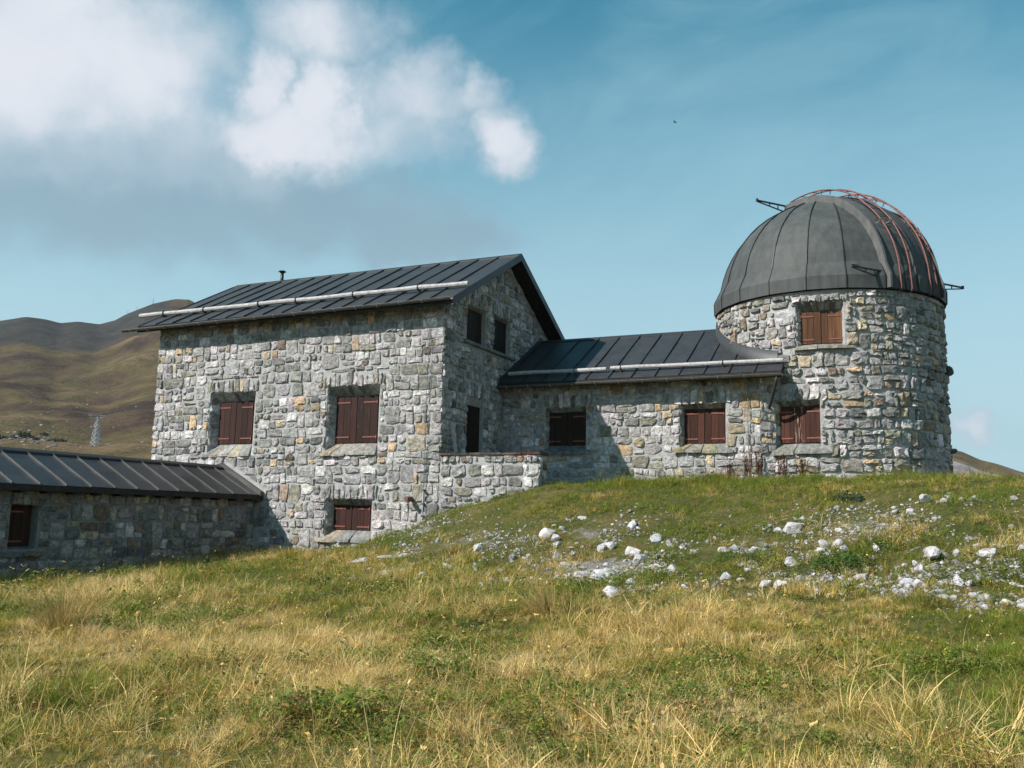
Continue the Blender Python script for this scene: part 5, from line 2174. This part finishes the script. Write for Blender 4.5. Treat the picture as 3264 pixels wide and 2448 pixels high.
# tussocks that stand out one by one
M['tuss'] = {}
for nm, c in (('straw', (.36, .255, .095)), ('ochre', (.27, .19, .055)), ('green', (.085, .115, .022)), ('lime', (.20, .18, .04)), ('brown', (.17, .11, .05))):
    M['tuss'][nm] = mat_leaf('tussock_' + nm, c, .45)
Rt = random.Random(15)
for x, y, h, rad, n, c, lean, lab in [
        (6.62, -8.9, .48, .26, 320, 'straw', (-.55, 0), 'straw tussock leaning left in front of the white rocks'),
        (6.98, -8.75, .40, .18, 160, 'lime', (.15, 0), 'upright olive tussock beside the leaning straw tussock'),
        (2.3, -12.5, .62, .42, 420, 'straw', (.05, 0), 'tall dense straw tussock at the left of the meadow'),
        (6.15, 2.75, .30, .20, 180, 'green', (0, 0), 'green tussock against the wing wall below the red shuttered window'),
        (-4.62, -4.5, .26, .20, 150, 'ochre', (.1, 0), 'ochre green tussock in front of the annex'),
        (-5.1, -2.0, .34, .22, 170, 'ochre', (0, 0), 'rusty tussock at the far end of the annex wall'),
        (11.1, -7.3, .24, .5, 260, 'lime', (.1, 0), 'low wide yellow green tussock at the right edge of the rocks'),
        (3.1, -9.9, .22, .3, 180, 'brown', (0, 0), 'brown withered clump in the middle of the meadow')]:
    mb = MB()
    z = float(height(x, y)[0])
    for _ in range(n):
        a = Rt.uniform(0, 6.28); r = rad * Rt.uniform(0, 1) ** .6
        b = (x + r * math.cos(a) * .6, y + r * math.sin(a) * .6, z - .02)
        dx, dy = math.cos(a) * (.25 + r / rad * .45) + lean[0] * 1.3, math.sin(a) * (.25 + r / rad * .45)
        blade(mb, b, math.atan2(dy, dx), min(1.1, math.hypot(dx, dy) * Rt.uniform(.4, 1.0)), h * Rt.uniform(.55, 1.15), .0062, Rt.uniform(.2, 1.0), 4, Rt)
    o = mb.build('grass_tussock', M['tuss'][c])
    tag(o, lab, 'grass tussock')

# withered docks against the tower, dead umbels by the annex, leafy clumps on the mound
docks = [(6.60, 3.12, .38, 'shortest withered brown dock plant, at the left of the row by the wing wall'), (6.98, 3.2, .58, 'withered brown dock plant beside the wall conductor wire'),
         (7.32, 3.1, .64, 'tallest withered brown dock plant below the left end of the lower tower sill'), (7.85, 3.05, .52, 'bushy withered brown dock plant below the lower tower window'),
         (8.35, 3.0, .42, 'thin withered brown dock plant below the right end of the lower tower sill')]
for x, y, h, lab in docks:
    z = float(height(x, y)[0])
    T = empty('dock_plant', (x, y, z))
    tag(T, lab, 'plant', 'withered docks below the tower windows')
    for k in range(7):
        a = Rt.uniform(0, 6.28)
        hh = h * Rt.uniform(.8, 1.35)
        p0 = Vector((x + Rt.uniform(-.11, .11), y + Rt.uniform(-.05, .05), z - .02))
        p1 = p0 + Vector((math.cos(a) * .05, math.sin(a) * .03, hh * .55))
        p2 = p1 + Vector((math.cos(a) * .05, math.sin(a) * .03, hh * .5))
        mb = MB()
        mb.tube([p0, p1, p2], [.007, .006, .003], 5)
        st = mb.build('stem', M['dock'], T)
        mb = MB()
        for j in range(90):
            f = Rt.uniform(.3, 1)
            c = p0.lerp(p1, f * 1.8) if f < .55 else p1.lerp(p2, (f - .55) / .45)
            c = c + Vector((Rt.gauss(0, .02), Rt.gauss(0, .02), 0))
            u = Vector((Rt.gauss(0, 1), Rt.gauss(0, 1), Rt.gauss(0, 1))).normalized()
            v = u.cross(Vector((0, 0, 1))).normalized()
            e = Rt.uniform(.009, .026)
            mb.add([c - u * e, c + v * e * .6, c + u * e, c - v * e * .6], [(0, 1, 2, 3)])
        mb.build('seed_head', M['dock'], st)
for x, y, h, lab in [(-4.8, -4.5, .95, 'tallest dead umbel in front of the annex wall'), (-4.95, -3.9, .62, 'bushy dead umbel in front of the annex wall, just right of the tallest'),
                     (-5.2, -1.5, .5, 'small dead umbel near the house end of the annex'), (-5.3, -6.4, .62, 'dead umbel at the left edge near the annex window')]:
    z = float(height(x, y)[0])
    T = empty('umbel_plant', (x, y, z))
    tag(T, lab, 'plant', 'dead umbels in front of the annex')
    for k in range(4):
        a = Rt.uniform(0, 6.28)
        hh = h * (1 if k == 0 else Rt.uniform(.45, .85))
        p0 = Vector((x + Rt.uniform(-.1, .1), y + Rt.uniform(-.1, .1), z - .02))
        p2 = p0 + Vector((math.cos(a) * .08, math.sin(a) * .08, hh))
        mb = MB()
        mb.tube([p0, p0.lerp(p2, .5) + Vector((.01, 0, 0)), p2], [.006, .005, .003], 5)
        st = mb.build('stem', M['umbel'], T)
        mb = MB()
        leaf_ball(mb, p2 - Vector((0, 0, .03)), .06, .06, .05, 30, .012, Rt)
        mb.build('flower_head', M['umbel'], st)
for x, y, r, h, n, mt, lab in [(9.9, -5.35, .48, .24, 900, 'leaf', 'low bright green leafy shrub among the rocks below the tower'), (9.75, -1.6, .32, .22, 420, 'thistle', 'blue green thistle clump near the crest below the tower'),
                               (8.3, -4.7, .4, .16, 420, 'leaf', 'flat green leaf clump beside the gravel below the lower tower window'), (10.4, -4.3, .25, .14, 240, 'leaf', 'small green coltsfoot clump between rocks below the tower flank'),
                               (1.7, -7.0, .3, .2, 300, 'scrub', 'dark green brown clump in the grass below the basement window'), (1.9, -.45, .22, .12, 160, 'leaf', 'pale green leaf clump at the foot of the terrace parapet')]:
    mb = MB()
    z = float(height(x, y)[0])
    leaf_ball(mb, (x, y, z), r, r * .8, h, n, .028, Rt)
    o = mb.build('leafy_clump', M[mt])
    tag(o, lab, 'plant')

# small blossoms and red leaves in the grass
mb = MB()
tt = []
for k in range(420):
    az, d = math.radians(rng.uniform(-55, 5)), rng.uniform(5.5, 22)
    x, y = CX + d * math.sin(az), CY + d * math.cos(az)
    if not bool(free(np.array([x]), np.array([y]))[0]) or y > 3:
        continue
    z = float(height(x, y)[0]) + rng.uniform(.03, .10)
    e = rng.uniform(.004, .008)
    c = [(.55, .52, .5), (.55, .52, .5), (.45, .33, .03), (.26, .04, .02), (.26, .06, .02), (.16, .05, .03)][k % 6] if y > -6 else [(.26, .035, .02), (.2, .05, .025), (.45, .32, .04), (.5, .47, .42)][k % 4]
    for j in range(3):
        u = Vector((rng.normal(), rng.normal(), rng.normal())).normalized(); v = u.orthogonal().normalized()
        q_ = Vector((x + rng.normal() * .008, y + rng.normal() * .008, z + rng.normal() * .006))
        mb.add([q_ - u * e, q_ + v * e, q_ + u * e, q_ - v * e], [(0, 1, 2, 3)])
        tt += [c] * 4
o = mb.build('blossoms', M['stone'], None, False, tt)
tag(o, 'scattered tiny white and yellow blossoms and red leaves in the turf', None, None, 'stuff')

# ------------------------------------------------------------------ thin mountain air
hb = MB()
hb.box((-7400, -7400, -120), (14800, 0, 0), (0, 14800, 0), (0, 0, 720))
hzo = hb.build('haze', None)
hm = bpy.data.materials.new('mountain_air')
hm.use_nodes = True
hm.node_tree.nodes.clear()
_o = hm.node_tree.nodes.new('ShaderNodeOutputMaterial')
_v = hm.node_tree.nodes.new('ShaderNodeVolumePrincipled')
_v.inputs['Color'].default_value = (.80, .88, .95, 1)
_v.inputs['Density'].default_value = HAZE_DENSITY
_v.inputs['Anisotropy'].default_value = 0.2
hm.node_tree.links.new(_v.outputs[0], _o.inputs['Volume'])
hzo.data.materials.append(hm)
tag(hzo, kind='stuff')

# one bird gliding high to the left of the dome
bd = Vector((math.sin(math.radians(-14.82)) * math.cos(math.radians(24.08)), math.cos(math.radians(-14.82)) * math.cos(math.radians(24.08)), math.sin(math.radians(24.08))))
bp = CAMPOS + bd * 120
mb = MB()
mb.tube([bp + Vector((-.22, 0, .02)), bp + Vector((-.08, 0, 0)), bp + Vector((.1, 0, 0)), bp + Vector((.24, 0, -.02))], [.015, .05, .055, .01], 8)
bird = mb.build('bird', M['iron'])
for s in (-1, 1):
    mb = MB()
    mb.hexa([bp + Vector((-.08, 0, .02)), bp + Vector((.08, 0, .02)), bp + Vector((.0, s * .42, .10)), bp + Vector((-.09, s * .42, .10)), bp + Vector((-.08, 0, .035)), bp + Vector((.08, 0, .035)), bp + Vector((.0, s * .42, .106)), bp + Vector((-.09, s * .42, .106))])
    mb.build('wing', M['iron'], bird)
tag(bird, 'tiny dark bird gliding in the open sky between house and dome', 'bird')
